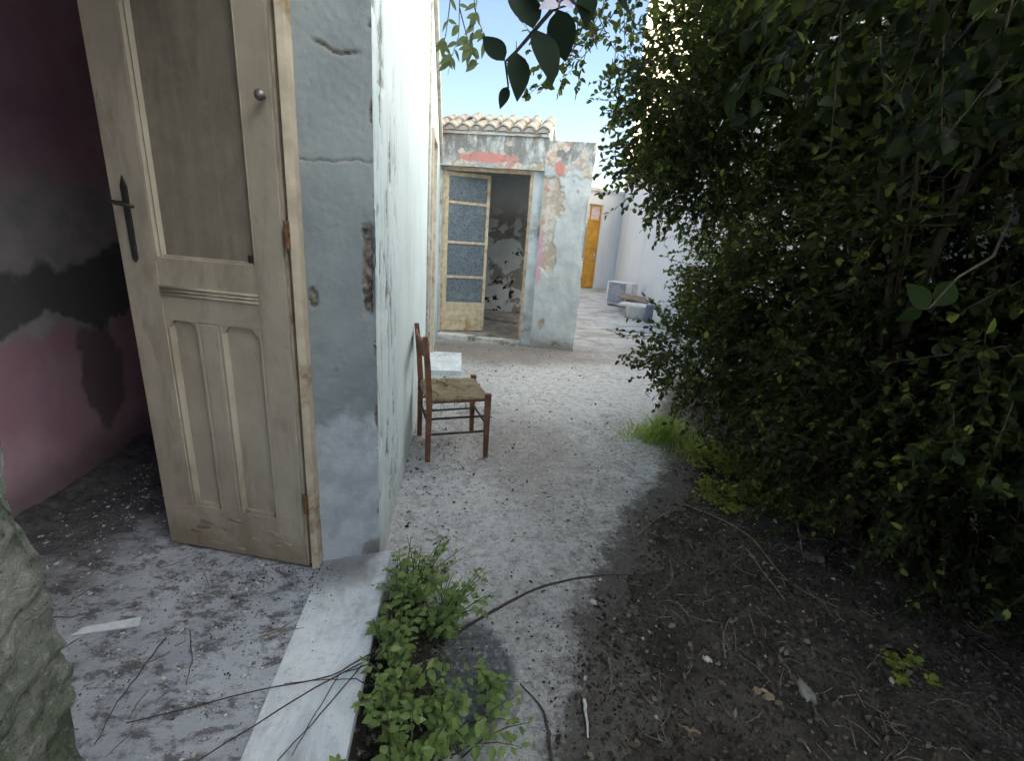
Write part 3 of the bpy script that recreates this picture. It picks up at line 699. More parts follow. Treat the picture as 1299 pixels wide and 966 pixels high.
yw = empty('bounce_wall', t0 - td * 6, label='plain white house side added behind the dark shrub to bounce sunlight', cat='house')  # added house side; its sunlit top throws light back into the yard
o = MB().box(-13.0, -.003, 0, 2.5, -.1, 8.2, tm4).build('wall', M['whiteside']); wchild(o, yw)
o = MB().box(-13.0, -.004, -.04, 2.55, 8.201, 8.30, tm4).build('coping', M['step']); wchild(o, yw)
ad = Vector((.90, .43, 0)).normalized(); aa = math.atan2(ad.y, ad.x)
annex = empty('annex', (3.90, 15.15, 0), aa, label='small pale outbuilding with an ochre yellow door', cat='outbuilding')
m2 = MB(); m2.box(-2.6, -.22, 0, .3, 0, 3.0); m2.box(.60, 1.75, 0, .3, 0, 3.0); m2.box(-.22, .60, 0, .3, 2.62, 3.0)
m2.build('wall', M['tallwall'], annex)
MB().box(-2.65, 1.75, -.06, .35, 3.001, 3.09).build('coping', M['step'], annex)
MB().box(-.2, .58, .08, .13, .02, 2.12).build('door', M['ochre'], annex, bevel=.004)
o = MB().box(.49, .53, .05, .08, .95, 1.15).build('handle', M['step'], annex)
m2 = MB()
for x in (-.22, .56): m2.box(x, x + .04, .05, .14, 0, 2.62)
m2.box(-.18, .56, .05, .14, 2.121, 2.17); m2.box(-.18, .56, .05, .14, 2.57, 2.62); m2.box(.17, .20, .06, .13, 2.171, 2.57)
m2.build('door_frame', M['ochre'], annex)
for x0, x1 in ((-.18, .17), (.2, .56)): MB().box(x0, x1, .09, .10, 2.171, 2.57).build('transom_pane', M['pinkpane'], annex)
m2 = MB(); m2.box(-2.6, 1.75, .31, 3, 0, 2.9); m2.build('body', M['neigh'], annex)

# unseen block added to keep the yard in the shade
nb = empty('shade_block', (-7.2, 5.0, 0), label='long plain cream block out of view, added to shade the yard', cat='house')
o = MB().box(-9.4, -5.0, -9.0, 6.0, 0, 7.6).build('wall', M['neigh']); wchild(o, nb)
o = MB().box(-9.6, -4.85, -9.2, 5.99, 7.601, 7.75).build('roof', M['roofclay']); wchild(o, nb)
nb2 = empty('far_shade_block', (-7.2, 15.0, 0), label='tall plain block out of view, added to shade the far yard', cat='shade block')  # second added block, also unseen; holds the sun off the far yard
o = MB().box(-9.4, -5.0, 6.01, 24.0, 0, 8.6).build('wall', M['neigh']); wchild(o, nb2)
o = MB().box(-9.5, -4.9, 6.012, 24.1, 8.601, 8.75).build('roof', M['roofclay']); wchild(o, nb2)

# ================================================================== vegetation
def m_leaf(name, c0, c1, c2, trans=.35, rough=.42, island=True):
    k = NM(name)
    r = k.node('ShaderNodeNewGeometry').outputs['Random Per Island'] if island else k.node('ShaderNodeObjectInfo').outputs['Random']
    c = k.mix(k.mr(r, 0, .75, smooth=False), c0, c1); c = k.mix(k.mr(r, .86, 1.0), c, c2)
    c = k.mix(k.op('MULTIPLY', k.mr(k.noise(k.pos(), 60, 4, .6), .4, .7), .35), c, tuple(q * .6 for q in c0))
    b = k.node('ShaderNodeBsdfPrincipled', {'Base Color': c, 'Roughness': rough, 'Specular IOR Level': .15})
    t = k.node('ShaderNodeBsdfTranslucent', {'Color': k.mix(.5, c, tuple(min(1, q * 1.5) for q in c2))})
    mx = k.node('ShaderNodeMixShader', {0: trans, 1: b.outputs[0], 2: t.outputs[0]})
    k.t.links.new(mx.outputs[0], k.out.inputs[0]); return k.m
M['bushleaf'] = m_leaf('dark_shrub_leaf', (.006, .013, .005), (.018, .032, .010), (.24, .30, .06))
M['bushleaf1'] = m_leaf('dark_shrub_leaf_single', (.006, .012, .005), (.014, .025, .009), (.045, .07, .017), island=False)
M['bigleaf'] = m_leaf('dark_branch_leaf', (.012, .024, .013), (.020, .036, .019), (.035, .06, .025), .25, .7, False)
M['paleleaf'] = m_leaf('pale_drooping_leaf', (.10, .14, .06), (.16, .22, .09), (.25, .30, .14), .4, .5, False)
M['weedleaf'] = m_leaf('fresh_weed_leaf', (.13, .215, .065), (.26, .36, .12), (.42, .51, .23), .4, .5, False)
M['petal'] = simple('pale_lilac_petal', (.55, .50, .62), .15, 30, .7, .2)
M['sprigleaf'] = m_leaf('lime_sprig_leaf', (.016, .034, .006), (.022, .044, .008), (.04, .07, .014), .5, .6, False)
M['weedleafm'] = m_leaf('yellow_green_leaf', (.13, .20, .035), (.30, .34, .06), (.48, .48, .11), .4, .5)
M['grassm'] = m_leaf('fresh_grass', (.20, .30, .06), (.38, .50, .12), (.55, .60, .22), .4, .5)
M['stem'] = simple('green_brown_stem', (.12, .13, .06), .3, 30, .8, .3)
M['bark'] = simple('dark_shrub_bark', (.085, .065, .05), .35, 25, .9, .6)
M['twig'] = simple('dry_grey_twig', (.20, .165, .13), .35, 30, .9, .5)
M['darktwig'] = simple('dark_dead_twig', (.075, .06, .048), .35, 30, .9, .5)

def leaf_arrays(P, D, N, L, W, fold=.25, curl=.12):
    """two folded quads per leaf. P base, D direction, N normal (unit arrays)"""
    S = np.cross(D, N); S /= np.linalg.norm(S, axis=1, keepdims=True) + 1e-9
    N = np.cross(S, D)
    L = L[:, None]; W = W[:, None] * .5
    def pt(a, w, h): return P + D * (L * a) + S * (W * w) + N * (L * h)
    V = np.stack([pt(0, 0, 0), pt(.28, .9, fold * .35), pt(.68, .85, fold * .25 - curl * .5), pt(1, 0, -curl * 1.2), pt(.68, -.85, fold * .25 - curl * .5), pt(.28, -.9, fold * .35)], 1)
    n = len(P); b = (np.arange(n) * 6)[:, None]
    F = np.concatenate([b + np.array([[0, 1, 2, 3]]), b + np.array([[0, 3, 4, 5]])], 0)
    return V.reshape(-1, 3), F

def leaf_mesh(name, mat, n=6, fold=.22, curl=.15, serr=0.0, wid=.32):
    """one leaf, length 1 along +x, with a midrib fold and a short stalk"""
    V = []; F = []
    for i in range(n + 1):
        t = i / n
        w = wid * math.sin(math.pi * t ** .75) ** .9 * (1 + (serr if i % 2 else -serr)) if 0 < i < n else .006
        z = -curl * t * t
        V += [(t, 0, z), (t - serr * .12 * (i % 2), w, z + fold * w), (t - serr * .12 * (i % 2), -w, z + fold * w)]
    for i in range(n):
        a = 3 * i; F += [(a, a + 3, a + 4, a + 1), (a, a + 2, a + 5, a + 3)]
    b = len(V); V += [(-.22, .008, .03), (-.22, -.008, .03), (0, .012, 0), (0, -.012, 0)]; F.append((b, b + 1, b + 3, b + 2))
    me = bpy.data.meshes.new(name); me.from_pydata(V, [], F); me.update(); me.materials.append(mat)
    me.polygons.foreach_set('use_smooth', [True] * len(F)); return me

def frame_mat(p, d, nrm, L):
    d = Vector(d).normalized(); n = Vector(nrm); s = n.cross(d)
    if s.length < 1e-4: s = d.orthogonal()
    s.normalize(); n = d.cross(s)
    return Matrix(((d.x * L, s.x * L, n.x * L, p[0]), (d.y * L, s.y * L, n.y * L, p[1]), (d.z * L, s.z * L, n.z * L, p[2]), (0, 0, 0, 1)))

# ---- the big dark shrub
LOBES = [  # centre, radii, twigs, clump threshold
    ((2.95, 3.15, 1.35), (1.20, 1.20, 1.05), 2600, -.15),
    ((2.42, 2.80, 2.75), (1.15, 1.25, 1.00), 2400, -.15),
    ((2.30, 1.65, 1.85), (.95, 1.15, 1.20), 2100, -.06),
    ((2.50, 2.05, .80), (.95, 1.10, .65), 1700, -.30),
    ((1.90, 1.35, 2.65), (.90, .85, .65), 1300, -.04),
    ((.98, .85, 2.20), (.50, .42, .30), 260, -.5),
    ((.62, 2.25, 2.32), (.28, .20, .16), 60, -.1),
    ((1.56, 2.72, .90), (.34, .35, .28), 240, -.2),
    ((1.98, 2.75, 1.30), (.34, .40, .24), 230, -.2),
    ((1.50, 2.60, 2.10), (.48, .50, .48), 460, -.15),
    ((1.85, 2.5, 2.75), (.75, .7, .55), 1000, -.2),
    ((1.25, 1.75, 2.75), (.5, .5, .4), 450, -.3),
    ((2.7, 1.0, 1.3), (.7, .9, 1.1), 900, -.2),
    ((1.14, 2.62, 2.36), (.28, .36, .38), 340, -.25),
    ((1.22, 2.70, 1.98), (.30, .30, .20), 150, -.2),
]
def make_bush():
    bush = empty('shrub', (2.45, 2.2, 0), label='huge dark overgrown shrub filling the side of the yard', cat='shrub')
    # stems and limbs
    limbs = []; m2 = MB()
    for i in range(7):
        a = i * .9; bx, by = 2.45 + .16 * math.cos(a), 2.2 + .16 * math.sin(a)
        m2.tube([(bx, by, -.05), (bx + .12 * math.cos(a), by + .12 * math.sin(a), .5), (bx + .35 * math.cos(a + .2), by + .35 * math.sin(a + .2), 1.2), (bx + .7 * math.cos(a + .3), by + .7 * math.sin(a + .3), 2.1 + .3 * math.sin(i))], [.045, .036, .026, .012], 8)
    wchild(m2.build('trunk', M['bark'], smooth=True), bush)
    m3 = MB()
    P, D, N, L, W, tb, te = [], [], [], [], [], [], []
    for (c, r, cnt, th) in LOBES:
        c = np.array(c); r = np.array(r); k = 0
        for _ in range(cnt * 4):
            if k >= cnt: break
            d = rng.normal(size=3); d /= np.linalg.norm(d)
            rr = 1.0 - .50 * rng.random() ** 1.5 + .05 * rng.normal()
            p = c + d * r * rr
            wx = 4.224 + (p[1] - 9.239) * .153 - .12
            if p[2] < .22 or p[0] > wx or np.linalg.norm(p - np.array(CAM)) < .62: continue
            nz = mnoise.noise(Vector((p[0] * 2.6, p[1] * 2.6, p[2] * 2.6)))
            if nz < th: continue
            k += 1
            td_ = d / r; td_ /= np.linalg.norm(td_); td_ = td_ + rng.normal(size=3) * .45 + np.array([-.10, -.05, -.22]); td_ /= np.linalg.norm(td_)
            tl = rng.uniform(.12, .30); nl = int(tl * 48) + 3
            tb.append(p - td_ * .06); te.append(p + td_ * tl)
            for i in range(nl):
                t = (i + .3) / nl; q = p + td_ * tl * t
                ld = td_ * .55 + rng.normal(size=3) * .62; ld /= np.linalg.norm(ld)
                ln = rng.normal(size=3) * .55 + np.array([-.15, -.15, .75]); ln /= np.linalg.norm(ln)
                P.append(q); D.append(ld); N.append(ln); l_ = rng.uniform(.024, .044) * (1.15 if p[1] < 1.4 else 1); L.append(l_); W.append(l_ * rng.uniform(.55, .75))
    P, D, N, L, W = map(np.array, (P, D, N, L, W))
    # the 300 leaves that show largest are single parts
    rel = P - np.array(CAM); Rn = np.array(Rm); cc = rel @ Rn
    zc = -cc[:, 2]; px = 649.5 + 590 * cc[:, 0] / np.maximum(zc, .01); py = 483 - 590 * cc[:, 1] / np.maximum(zc, .01)
    vis = (zc > .2) & (px > 0) & (px < 1299) & (py > 0) & (py < 966)
    size = np.where(vis, L / np.maximum(zc, .05), 0); top = np.argsort(-size)[:300]
    keep = np.ones(len(P), bool); keep[top] = False
    V, F = leaf_arrays(P[keep], D[keep], N[keep], L[keep], W[keep])
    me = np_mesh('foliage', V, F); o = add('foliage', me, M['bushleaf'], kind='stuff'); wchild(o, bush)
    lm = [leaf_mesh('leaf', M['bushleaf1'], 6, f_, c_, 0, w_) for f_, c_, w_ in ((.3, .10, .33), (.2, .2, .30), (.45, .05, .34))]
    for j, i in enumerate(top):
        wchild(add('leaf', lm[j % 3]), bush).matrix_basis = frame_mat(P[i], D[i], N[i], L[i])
    # fine twigs, three-sided
    tb, te = np.array(tb), np.array(te); n = len(tb)
    ax = te - tb; s1 = np.cross(ax, [0.3, .2, .9]); s1 /= np.linalg.norm(s1, axis=1, keepdims=True); s2 = np.cross(ax, s1); s2 /= np.linalg.norm(s2, axis=1, keepdims=True)
    rad = .0022
    ring = lambda q, r_: np.stack([q + s1 * r_, q - s1 * r_ * .5 + s2 * r_ * .87, q - s1 * r_ * .5 - s2 * r_ * .87], 1)
    V = np.concatenate([ring(tb, rad), ring(te, rad * .4)], 1).reshape(-1, 3); b = (np.arange(n) * 6)[:, None]
    F = np.concatenate([b + np.array([[0, 1, 4, 3]]), b + np.array([[1, 2, 5, 4]]), b + np.array([[2, 0, 3, 5]])], 0)
    wchild(add('twigs', np_mesh('twigs', V, F), M['bark'], kind='stuff'), bush)
    # limbs reaching from the stems into the lobes
    m2 = MB()
    for (c, r, cnt, th) in LOBES:
        for q in range(3):
            e = Vector(c) + Vector((rng.normal() * r[0] * .35, rng.normal() * r[1] * .35, rng.normal() * r[2] * .3))
            s = Vector((2.45 + rng.normal() * .15, 2.2 + rng.normal() * .15, .5 + rng.random() * .9)); mid = (s + e) / 2 + Vector((rng.normal() * .12, rng.normal() * .12, .15))
            m2.tube([s, s.lerp(mid, .55) + Vector((0, 0, .06)), mid, mid.lerp(e, .6), e], [q_ * (1.0 if cnt > 900 else .35) for q_ in (.016, .013, .010, .007, .003)], 6)
    wchild(m2.build('limbs', M['bark'], smooth=True), bush)
make_bush()

# ---- the branch hanging into the picture close to the lens
def make_branch():
    Y = .60
    b = empty('overhanging_branch', AY(790, -60, Y), label='thin branch with a few large dark leaves hanging against the sky', cat='branch')
    pts = [Vector((1.0, .98, 2.30)), Vector((.62, .82, 2.14)), AY(900, -90, Y + .1), AY(790, -60, Y), AY(715, -5, Y), AY(680, 36, Y), AY(655, 65, Y + .01), AY(641, 78, Y), AY(645, 112, Y)]
    wchild(MB().tube(pts, [.006, .005, .004, .0032, .0026, .0022, .0018, .0014, .001], 6).build('stem', M['bark'], smooth=True), b)
    wchild(MB().tube([AY(715, -5, Y), AY(700, 12, Y - .01), AY(722, 6, Y + .01)], [.002, .0015, .001], 6).build('stem', M['bark'], smooth=True), b)
    meshes = [leaf_mesh('leaf', M['bigleaf'], 8, f_, c_, 0, w_) for f_, c_, w_ in ((.25, .12, .30), (.15, .22, .34), (.40, .05, .26))]
    leaves = [((676, 36), (648, -30), 0, .02), ((681, 38), (708, 98), 1, -.02), ((708, 12), (718, 78), 1, .01), ((742, -22), (748, 32), 1, .0), ((655, 66), (659, 126), 0, -.01),
              ((640, 77), (612, 42), 0, .01), ((644, 110), (634, 138), 2, 0), ((700, 4), (668, -20), 2, .02), ((722, 2), (757, 22), 0, .03), ((716, -2), (684, 8), 2, .01), ((760, -30), (822, 20), 1, .05), ((770, -40), (800, 8), 0, .02)]
    for i, (p0, p1, mi, dy) in enumerate(leaves):
        a = AY(*p0, Y); e = AY(*p1, Y + dy); d = e - a
        nrm = Vector((.45 * math.sin(i * 2.1), -1, .75 + .2 * math.cos(i * 1.7)))
        wchild(add('leaf', meshes[mi]), b).matrix_basis = frame_mat(a, d, nrm, d.length)
    pm = leaf_mesh('petal', M['petal'], 6, .3, .2, 0, .3)
    for p0, p1 in (((708, 4), (686, 6)), ((712, 2), (728, 8))):
        a = AY(*p0, Y - .01); d = AY(*p1, Y - .02) - a
        wchild(add('petal', pm), b).matrix_basis = frame_mat(a, d, Vector((.2, -1, .5)), d.length)
make_branch()
def make_sprig():
    Y = .78; b = empty('sprig', AY(1290, 330, Y + .3), label='lighter green sprig of three leaves sticking out of the dark shrub', cat='sprig')
    pts = [Vector((1.55, 1.25, 1.72)), AY(1260, 325, Y + .1), AY(1215, 352, Y), AY(1178, 392, Y), AY(1150, 392, Y)]
    wchild(MB().tube(pts, [.004, .003, .002, .0016, .0008], 6).build('stem', M['bark'], smooth=True), b)
    lm = leaf_mesh('leaf', M['sprigleaf'], 8, .2, .12, 0, .36); lm2 = leaf_mesh('leaf', M['sprigleaf'], 8, .3, .2, 0, .28)
    for p0, p1, m_ in (((1176, 392), (1150, 352), lm), ((1186, 388), (1222, 346), lm2), ((1170, 393), (1130, 410), lm2)):
        a = AY(*p0, Y); d = AY(*p1, Y + .02) - a
        wchild(add('leaf', m_), b).matrix_basis = frame_mat(a, d, Vector((-.3, -1, .6)), d.length * .85)
make_sprig()

# ---- pale drooping twigs at the corner of the gable
def make_droop():
    Y = 1.75
    b = empty('drooping_spray', AY(600, -60, Y), label='pale drooping spray of narrow leaves beside the gabled wall', cat='branch')
    lm = leaf_mesh('leaf', M['paleleaf'], 6, .3, .1, 0, .17); lm2 = leaf_mesh('leaf', M['paleleaf'], 6, .2, .15, 0, .24)
    wchild(MB().tube([(1.3, 1.8, 2.95), (.75, 1.78, 3.0), (.3, 1.77, 2.86), AY(612, -80, Y), AY(596, -58, Y), AY(575, -42, Y)], [.008, .006, .005, .003, .0025, .002], 6).build('stem', M['bark'], smooth=True), b)
    for st in ([(612, -60), (606, -10), (600, 40), (596, 66)], [(592, -54), (583, 0), (582, 45), (572, 75), (568, 95)], [(583, 10), (592, 45), (602, 70), (606, 82)], [(575, -40), (570, 10), (566, 40), (560, 70)], [(600, -60), (602, 10), (612, 40), (618, 52)]):
        pts = [AY(x, y, Y + .04 * math.sin(x)) for x, y in st]
        wchild(MB().tube(pts, [.0022, .0017, .0013, .0008][:len(pts)] + [.0007] * (len(pts) - 4), 5).build('stem', M['stem'], smooth=True), b)
        for j in range(8):
            t = rnd.uniform(.25, 1.0) * (len(pts) - 1); i = min(int(t), len(pts) - 2); p = pts[i].lerp(pts[i + 1], t - i)
            d = Vector((rnd.uniform(-.9, .9), rnd.uniform(-.5, .5), rnd.uniform(-1.2, -.1)))
            wchild(add('leaf', lm if rnd.random() < .6 else lm2), b).matrix_basis = frame_mat(p, d, (rnd.uniform(-.5, .5), -1, rnd.uniform(-.2, .8)), rnd.uniform(.03, .058))
make_droop()

# ---- weeds at the foot of the sill
wl = [leaf_mesh('leaf', M['weedleaf'], 8, f_, c_, .16, w_) for f_, c_, w_ in ((.25, .2, .29), (.15, .35, .33), (.35, .1, .24))]
def weed(loc, nst, spread, hgt, ls, label, lean=(0, 0), group=None):
    w = empty('weed', loc, label=label, cat='weed', group=group)
    L0 = Vector(loc)
    for s in range(nst):
        a = rnd.uniform(0, 6.28); rr = spread * math.sqrt(rnd.random()); h = hgt * rnd.uniform(.45, 1.0)
        base = L0 + Vector((rnd.uniform(-.05, .05), rnd.uniform(-.05, .05), -.01))
        tip = L0 + Vector((rr * math.cos(a) + lean[0] * h, rr * math.sin(a) + lean[1] * h, h))
        pts = [base, base.lerp(tip, .35) + Vector((0, 0, .04)), base.lerp(tip, .7) + Vector((0, 0, .03)), tip]
        wchild(MB().tube(pts, [.0028, .0024, .0018, .001], 5).build('stem', M['stem'], smooth=True), w)
        for j in range(rnd.randint(7, 11)):
            t = (.25 + .75 * min(1, (j + rnd.random() * .5) / 9)) * 3; i = min(int(t), 2); p = pts[i].lerp(pts[i + 1], min(1, t - i))
            an = rnd.uniform(0, 6.28); d = Vector((math.cos(an), math.sin(an), rnd.uniform(-.25, .35)))
            wchild(add('leaf', wl[rnd.randrange(3)]), w).matrix_basis = frame_mat(p + d.normalized() * .008, d, (rnd.uniform(-.4, .4), rnd.uniform(-.6, .2), 1), ls * rnd.uniform(.6, 1.25) * (1.15 - .045 * j))
weed((-.16, 1.62, 0), 30, .17, .33, .034, 'bushy green weed at the end corner of the marble sill', (.15, 0))
weed((-.06, 1.47, 0), 28, .18, .30, .036, 'green weed with broad leaves leaning over the dark tar patch', (.35, 0))
weed((-.15, 1.16, 0), 26, .16, .27, .034, 'leafy green weed against the middle of the marble sill', (.05, -.1))
weed((.02, 1.06, 0), 25, .20, .20, .034, 'low spreading green weed on the tar patch edge', (.3, 0))
weed((-.10, .93, 0), 28, .20, .22, .036, 'lush green weed at the near end of the marble sill', (.1, 0))
weed((-.19, 1.36, 0), 22, .13, .24, .034, 'green weed filling the gap between two taller weeds at the sill', (.1, 0))
weed((.16, 1.18, 0), 5, .09, .12, .036, 'small sparse green weed standing on the dark tar patch', (.2, 0))

# ---- grass and low plants at the foot of the shrub
def tuft(name, loc, n, spread, h, label, mat, cat='grass tuft'):
    V = []; F = []
    for i in range(n):
        a = rnd.uniform(0, 6.28); r = spread * abs(rnd.gauss(0, .55)); x, y = loc[0] + r * math.cos(a), loc[1] + r * .6 * math.sin(a)
        hh = h * rnd.uniform(.15, 1.2) * max(.35, 1 - r / spread * .6); lx, ly = rnd.gauss(0, .55) * hh, rnd.gauss(0, .55) * hh; w = rnd.uniform(.0025, .005); b = len(V); q = rnd.uniform(0, 3.14); cx_, cy_ = w * math.cos(q), w * math.sin(q)
        V += [(x - cx_, y - cy_, -.01), (x + cx_, y + cy_, -.01), (x + lx * .35 + cx_ * .8, y + ly * .35 + cy_ * .8, hh * .6), (x + lx * .35 - cx_ * .8, y + ly * .35 - cy_ * .8, hh * .6), (x + lx, y + ly, hh), (x + lx + .0006, y + ly, hh)]
        F += [(b, b + 1, b + 2, b + 3), (b + 3, b + 2, b + 5, b + 4)]
    o = add(name, np_mesh(name, V, F), mat); prop(o, label, cat, kind='stuff'); return o
g_ = G(838, 556); tuft('grass_tuft', (g_.x, g_.y, 0), 1000, .36, .22, 'bright green feathery grass tuft at the foot of the dark shrub', M['grassm'])
g_ = G(880, 575); tuft('grass_tuft', (g_.x, g_.y, 0), 500, .25, .12, 'shorter green grass tuft under the dark shrub leaves', M['grassm'])
def lowplant(loc, n, r, h, label):
    w = empty('low_plant', loc, label=label, cat='plant'); m2 = MB()
    P = []; D = []; N = []; L = []
    for i in range(n):
        a = rnd.uniform(0, 6.28); q = r * math.sqrt(rnd.random()); tip = Vector((loc[0] + q * math.cos(a), loc[1] + q * math.sin(a), h * rnd.uniform(.3, 1.0) * (1.1 - .5 * q / r)))
        base = Vector((loc[0] + q * .4 * math.cos(a), loc[1] + q * .4 * math.sin(a), 0)); m2.tube([base, base.lerp(tip, .5) + Vector((0, 0, .03)), tip], [.002, .0016, .0008], 4)
        for j in range(14):
            p = base.lerp(tip, rnd.uniform(.35, 1.05)) + Vector((rnd.uniform(-.02, .02), rnd.uniform(-.02, .02), rnd.uniform(-.01, .02)))
            d = np.array([rnd.gauss(0, 1), rnd.gauss(0, 1), rnd.gauss(.1, .4)]); nn = np.array([rnd.gauss(0, .4), rnd.gauss(-.2, .4), 1.0])
            P.append(p); D.append(d / np.linalg.norm(d)); N.append(nn / np.linalg.norm(nn)); L.append(rnd.uniform(.018, .034))
    wchild(m2.build('stems', M['stem'], smooth=True, kind='stuff'), w)
    L = np.array(L); V, F = leaf_arrays(np.array(P), np.array(D), np.array(N), L, L * .7)
    wchild(add('leaves', np_mesh('leaves', V, F), M['weedleafm'], kind='stuff'), w)
for (px, py, n, r, h, lab) in ((905, 598, 60, .26, .24, 'yellow green low plant beside the grass tuft'), (955, 605, 80, .36, .34, 'taller yellow green plant half inside the dark shrub'),
                               (1010, 650, 60, .34, .26, 'dull green low plant deep under the dark shrub'), (925, 638, 44, .24, .13, 'flat creeping green plant at the edge of the soil'), (1150, 860, 12, .10, .07, 'tiny seedling on the dark soil near a flat stone')):
    g_ = G(px, py); lowplant((g_.x, g_.y, 0), n, r, h, lab)

# ================================================================== chair
M['chairwood'] = simple('reddish_brown_chair_wood', (.20, .085, .048), .3, 12, .5, .25, .4, dirt=(.10, .05, .03))
M['chairdark'] = simple('dark_stretcher_wood', (.085, .05, .035), .3, 14, .6, .25)
def m_rush():
    k = NM('frayed_rush'); p = k.obj()
    w = k.node('ShaderNodeTexWave', {'Vector': p, 'Scale': 40.0, 'Distortion': 3.0, 'Detail': 3.0}, bands_direction='X').outputs['Fac']
    n = k.noise(p, 14, 6, .7)
    c = k.mix(k.mr(n, .3, .7), (.20, .16, .10), (.42, .35, .24)); c = k.mix(k.op('MULTIPLY', w, .35), c, (.12, .09, .06))
    c = k.mix(k.mr(k.noise(p, 9, 6, .7, .6), .57, .64), c, (.07, .055, .04))
    return k.bsdf(c, .9, k.bump(k.op('ADD', w, n), .7, .006), .15)
M['rush'] = m_rush()
def make_chair():
    c = empty('chair', (-.022, 3.205, 0), math.radians(12.0), label='old brown wooden chair with a frayed rush seat against the pale wall', cat='chair')
    bx, fx, yy = -.205, .205, .222
    for s in (-1, 1):
        y = s * yy
        MB().tube([(bx, y, 0), (bx + .004, y, .45), (bx - .012, y, .70), (bx - .03, y, .885)], [.024, .027, .026, .022], 4).build('back_post', M['chairwood'], c, bevel=.004)
        MB().tube([(fx + .005, y, 0), (fx, y, .30), (fx, y, .485)], [.022, .027, .028], 4).build('leg', M['chairwood'], c, bevel=.004)
        for z in (.20, .315): MB().tube([(bx, y, z), (fx, y, z + .005)], .0085, 8).build('stretcher', M['chairdark'], c, smooth=True)
        MB().tube([(bx, y, .44), (fx, y, .445)], .014, 8).build('seat_rail', M['chairwood'], c, smooth=True)
    for x, z in ((fx, .25), (bx, .28)): MB().tube([(x, -yy, z), (x, yy, z)], .0085, 8).build('stretcher', M['chairdark'], c, smooth=True)
    for x in (fx, bx): MB().tube([(x, -yy, .442), (x, yy, .442)], .014, 8).build('seat_rail', M['chairwood'], c, smooth=True)
    for z0, z1 in ((.745, .845), ):
        n = 10; m2 = MB(); V = []
        for i in range(n + 1):
            t = i / n; y = -yy + 2 * yy * t; x = bx - .022 - .022 * math.sin(math.pi * t)
            V += [(x - .007, y, z0), (x + .007, y, z0), (x + .003, y, z1 + .012 * math.sin(math.pi * t)), (x - .011, y, z1 + .012 * math.sin(math.pi * t))]
        F = [(4 * i + a, 4 * i + (a + 1) % 4, 4 * i + 4 + (a + 1) % 4, 4 * i + 4 + a) for i in range(n) for a in range(4)] + [(0, 1, 2, 3), (4 * n + 3, 4 * n + 2, 4 * n + 1, 4 * n)]
        m2.face_block(V, F); m2.build('back_slat', M['chairwood'], c, bevel=.002)
    # woven seat: sagging pad with frayed ends
    n = 26; V = []; F = []
    for sgn in (1, -1):
        for j in range(n + 1):
            for i in range(n + 1):
                x = bx - .012 + (fx - bx + .024) * i / n; y = -yy - .012 + (2 * yy + .024) * j / n
                e = min(i, n - i, j, n - j) / n
                V.append((x, y, .446 + sgn * (.018 if e > 0 else .004) - .028 * sstep(0, .4, e) + .008 * fbm(x * 22, y * 22, sgn, 3)))
    m_ = (n + 1) ** 2
    for s in (0, 1):
        for j in range(n):
            for i in range(n):
                q = s * m_ + j * (n + 1) + i; f = (q, q + 1, q + n + 2, q + n + 1); F.append(f if s == 0 else f[::-1])
    rim = [i for i in range(n + 1)] + [j * (n + 1) + n for j in range(1, n + 1)] + [n * (n + 1) + i for i in range(n - 1, -1, -1)] + [j * (n + 1) for j in range(n - 1, 0, -1)]
    for a, b in zip(rim, rim[1:] + rim[:1]): F.append((b, a, a + m_, b + m_))
    st = add('seat', np_mesh('seat', V, F, True), M['rush'], c)
    fr_ = MB()
    for i in range(46):
        x = rnd.uniform(bx, fx); y = rnd.choice((-1, 1)) * (yy + .005); fr_.tube([(x, y, .45), (x + rnd.uniform(-.02, .02), y * 1.04, .43), (x + rnd.uniform(-.04, .04), y * 1.02 + rnd.uniform(-.02, .02), .45 - rnd.uniform(.04, .10))], [.002, .0016, .0006], 4)
    fr_.build('frayed_strands', M['rush'], st, kind='stuff')
make_chair()

# ================================================================== junk by the tall wall
M['white'] = simple('dirty_white_metal', (.72, .73, .72), .1, 6, .5, .2, dirt=(.5, .48, .43))
M['greymetal'] = simple('grey_grille_metal', (.32, .36, .40), .2, 20, .6, .2)
M['card'] = simple('brown_cardboard', (.30, .23, .17), .2, 8, .9, .3)
M['slate'] = simple('slate_blue_plastic', (.16, .20, .25), .2, 8, .5, .2)
ac = empty('air_conditioner', (4.02, 11.4, 0), math.radians(-52), label='white air conditioner unit with grey grille on the ground by the tall wall', cat='air conditioner')
MB().box(-.36, .36, -.13, .13, .04, .60).build('casing', M['white'], ac, bevel=.012)
m2 = MB()
for q in range(16): m2.box(-.30, .18, -.146, -.134, .08 + q * .031, .096 + q * .031)
m2.box(-.31, .19, -.134, -.131, .07, .58); m2.build('grille', M['greymetal'], ac)
MB().lathe([(.19, 0), (.19, .004), (.03, .010), (.001, .010)], 24).build('fan_guard', M['greymetal'], ac, mw=Matrix.Translation((-.06, -.147, .33)) @ Matrix.Rotation(math.radians(90), 4, 'X'))
for x in (-.28, .28): MB().box(x - .03, x + .03, -.14, .14, 0, .04).build('foot', M['greymetal'], ac)
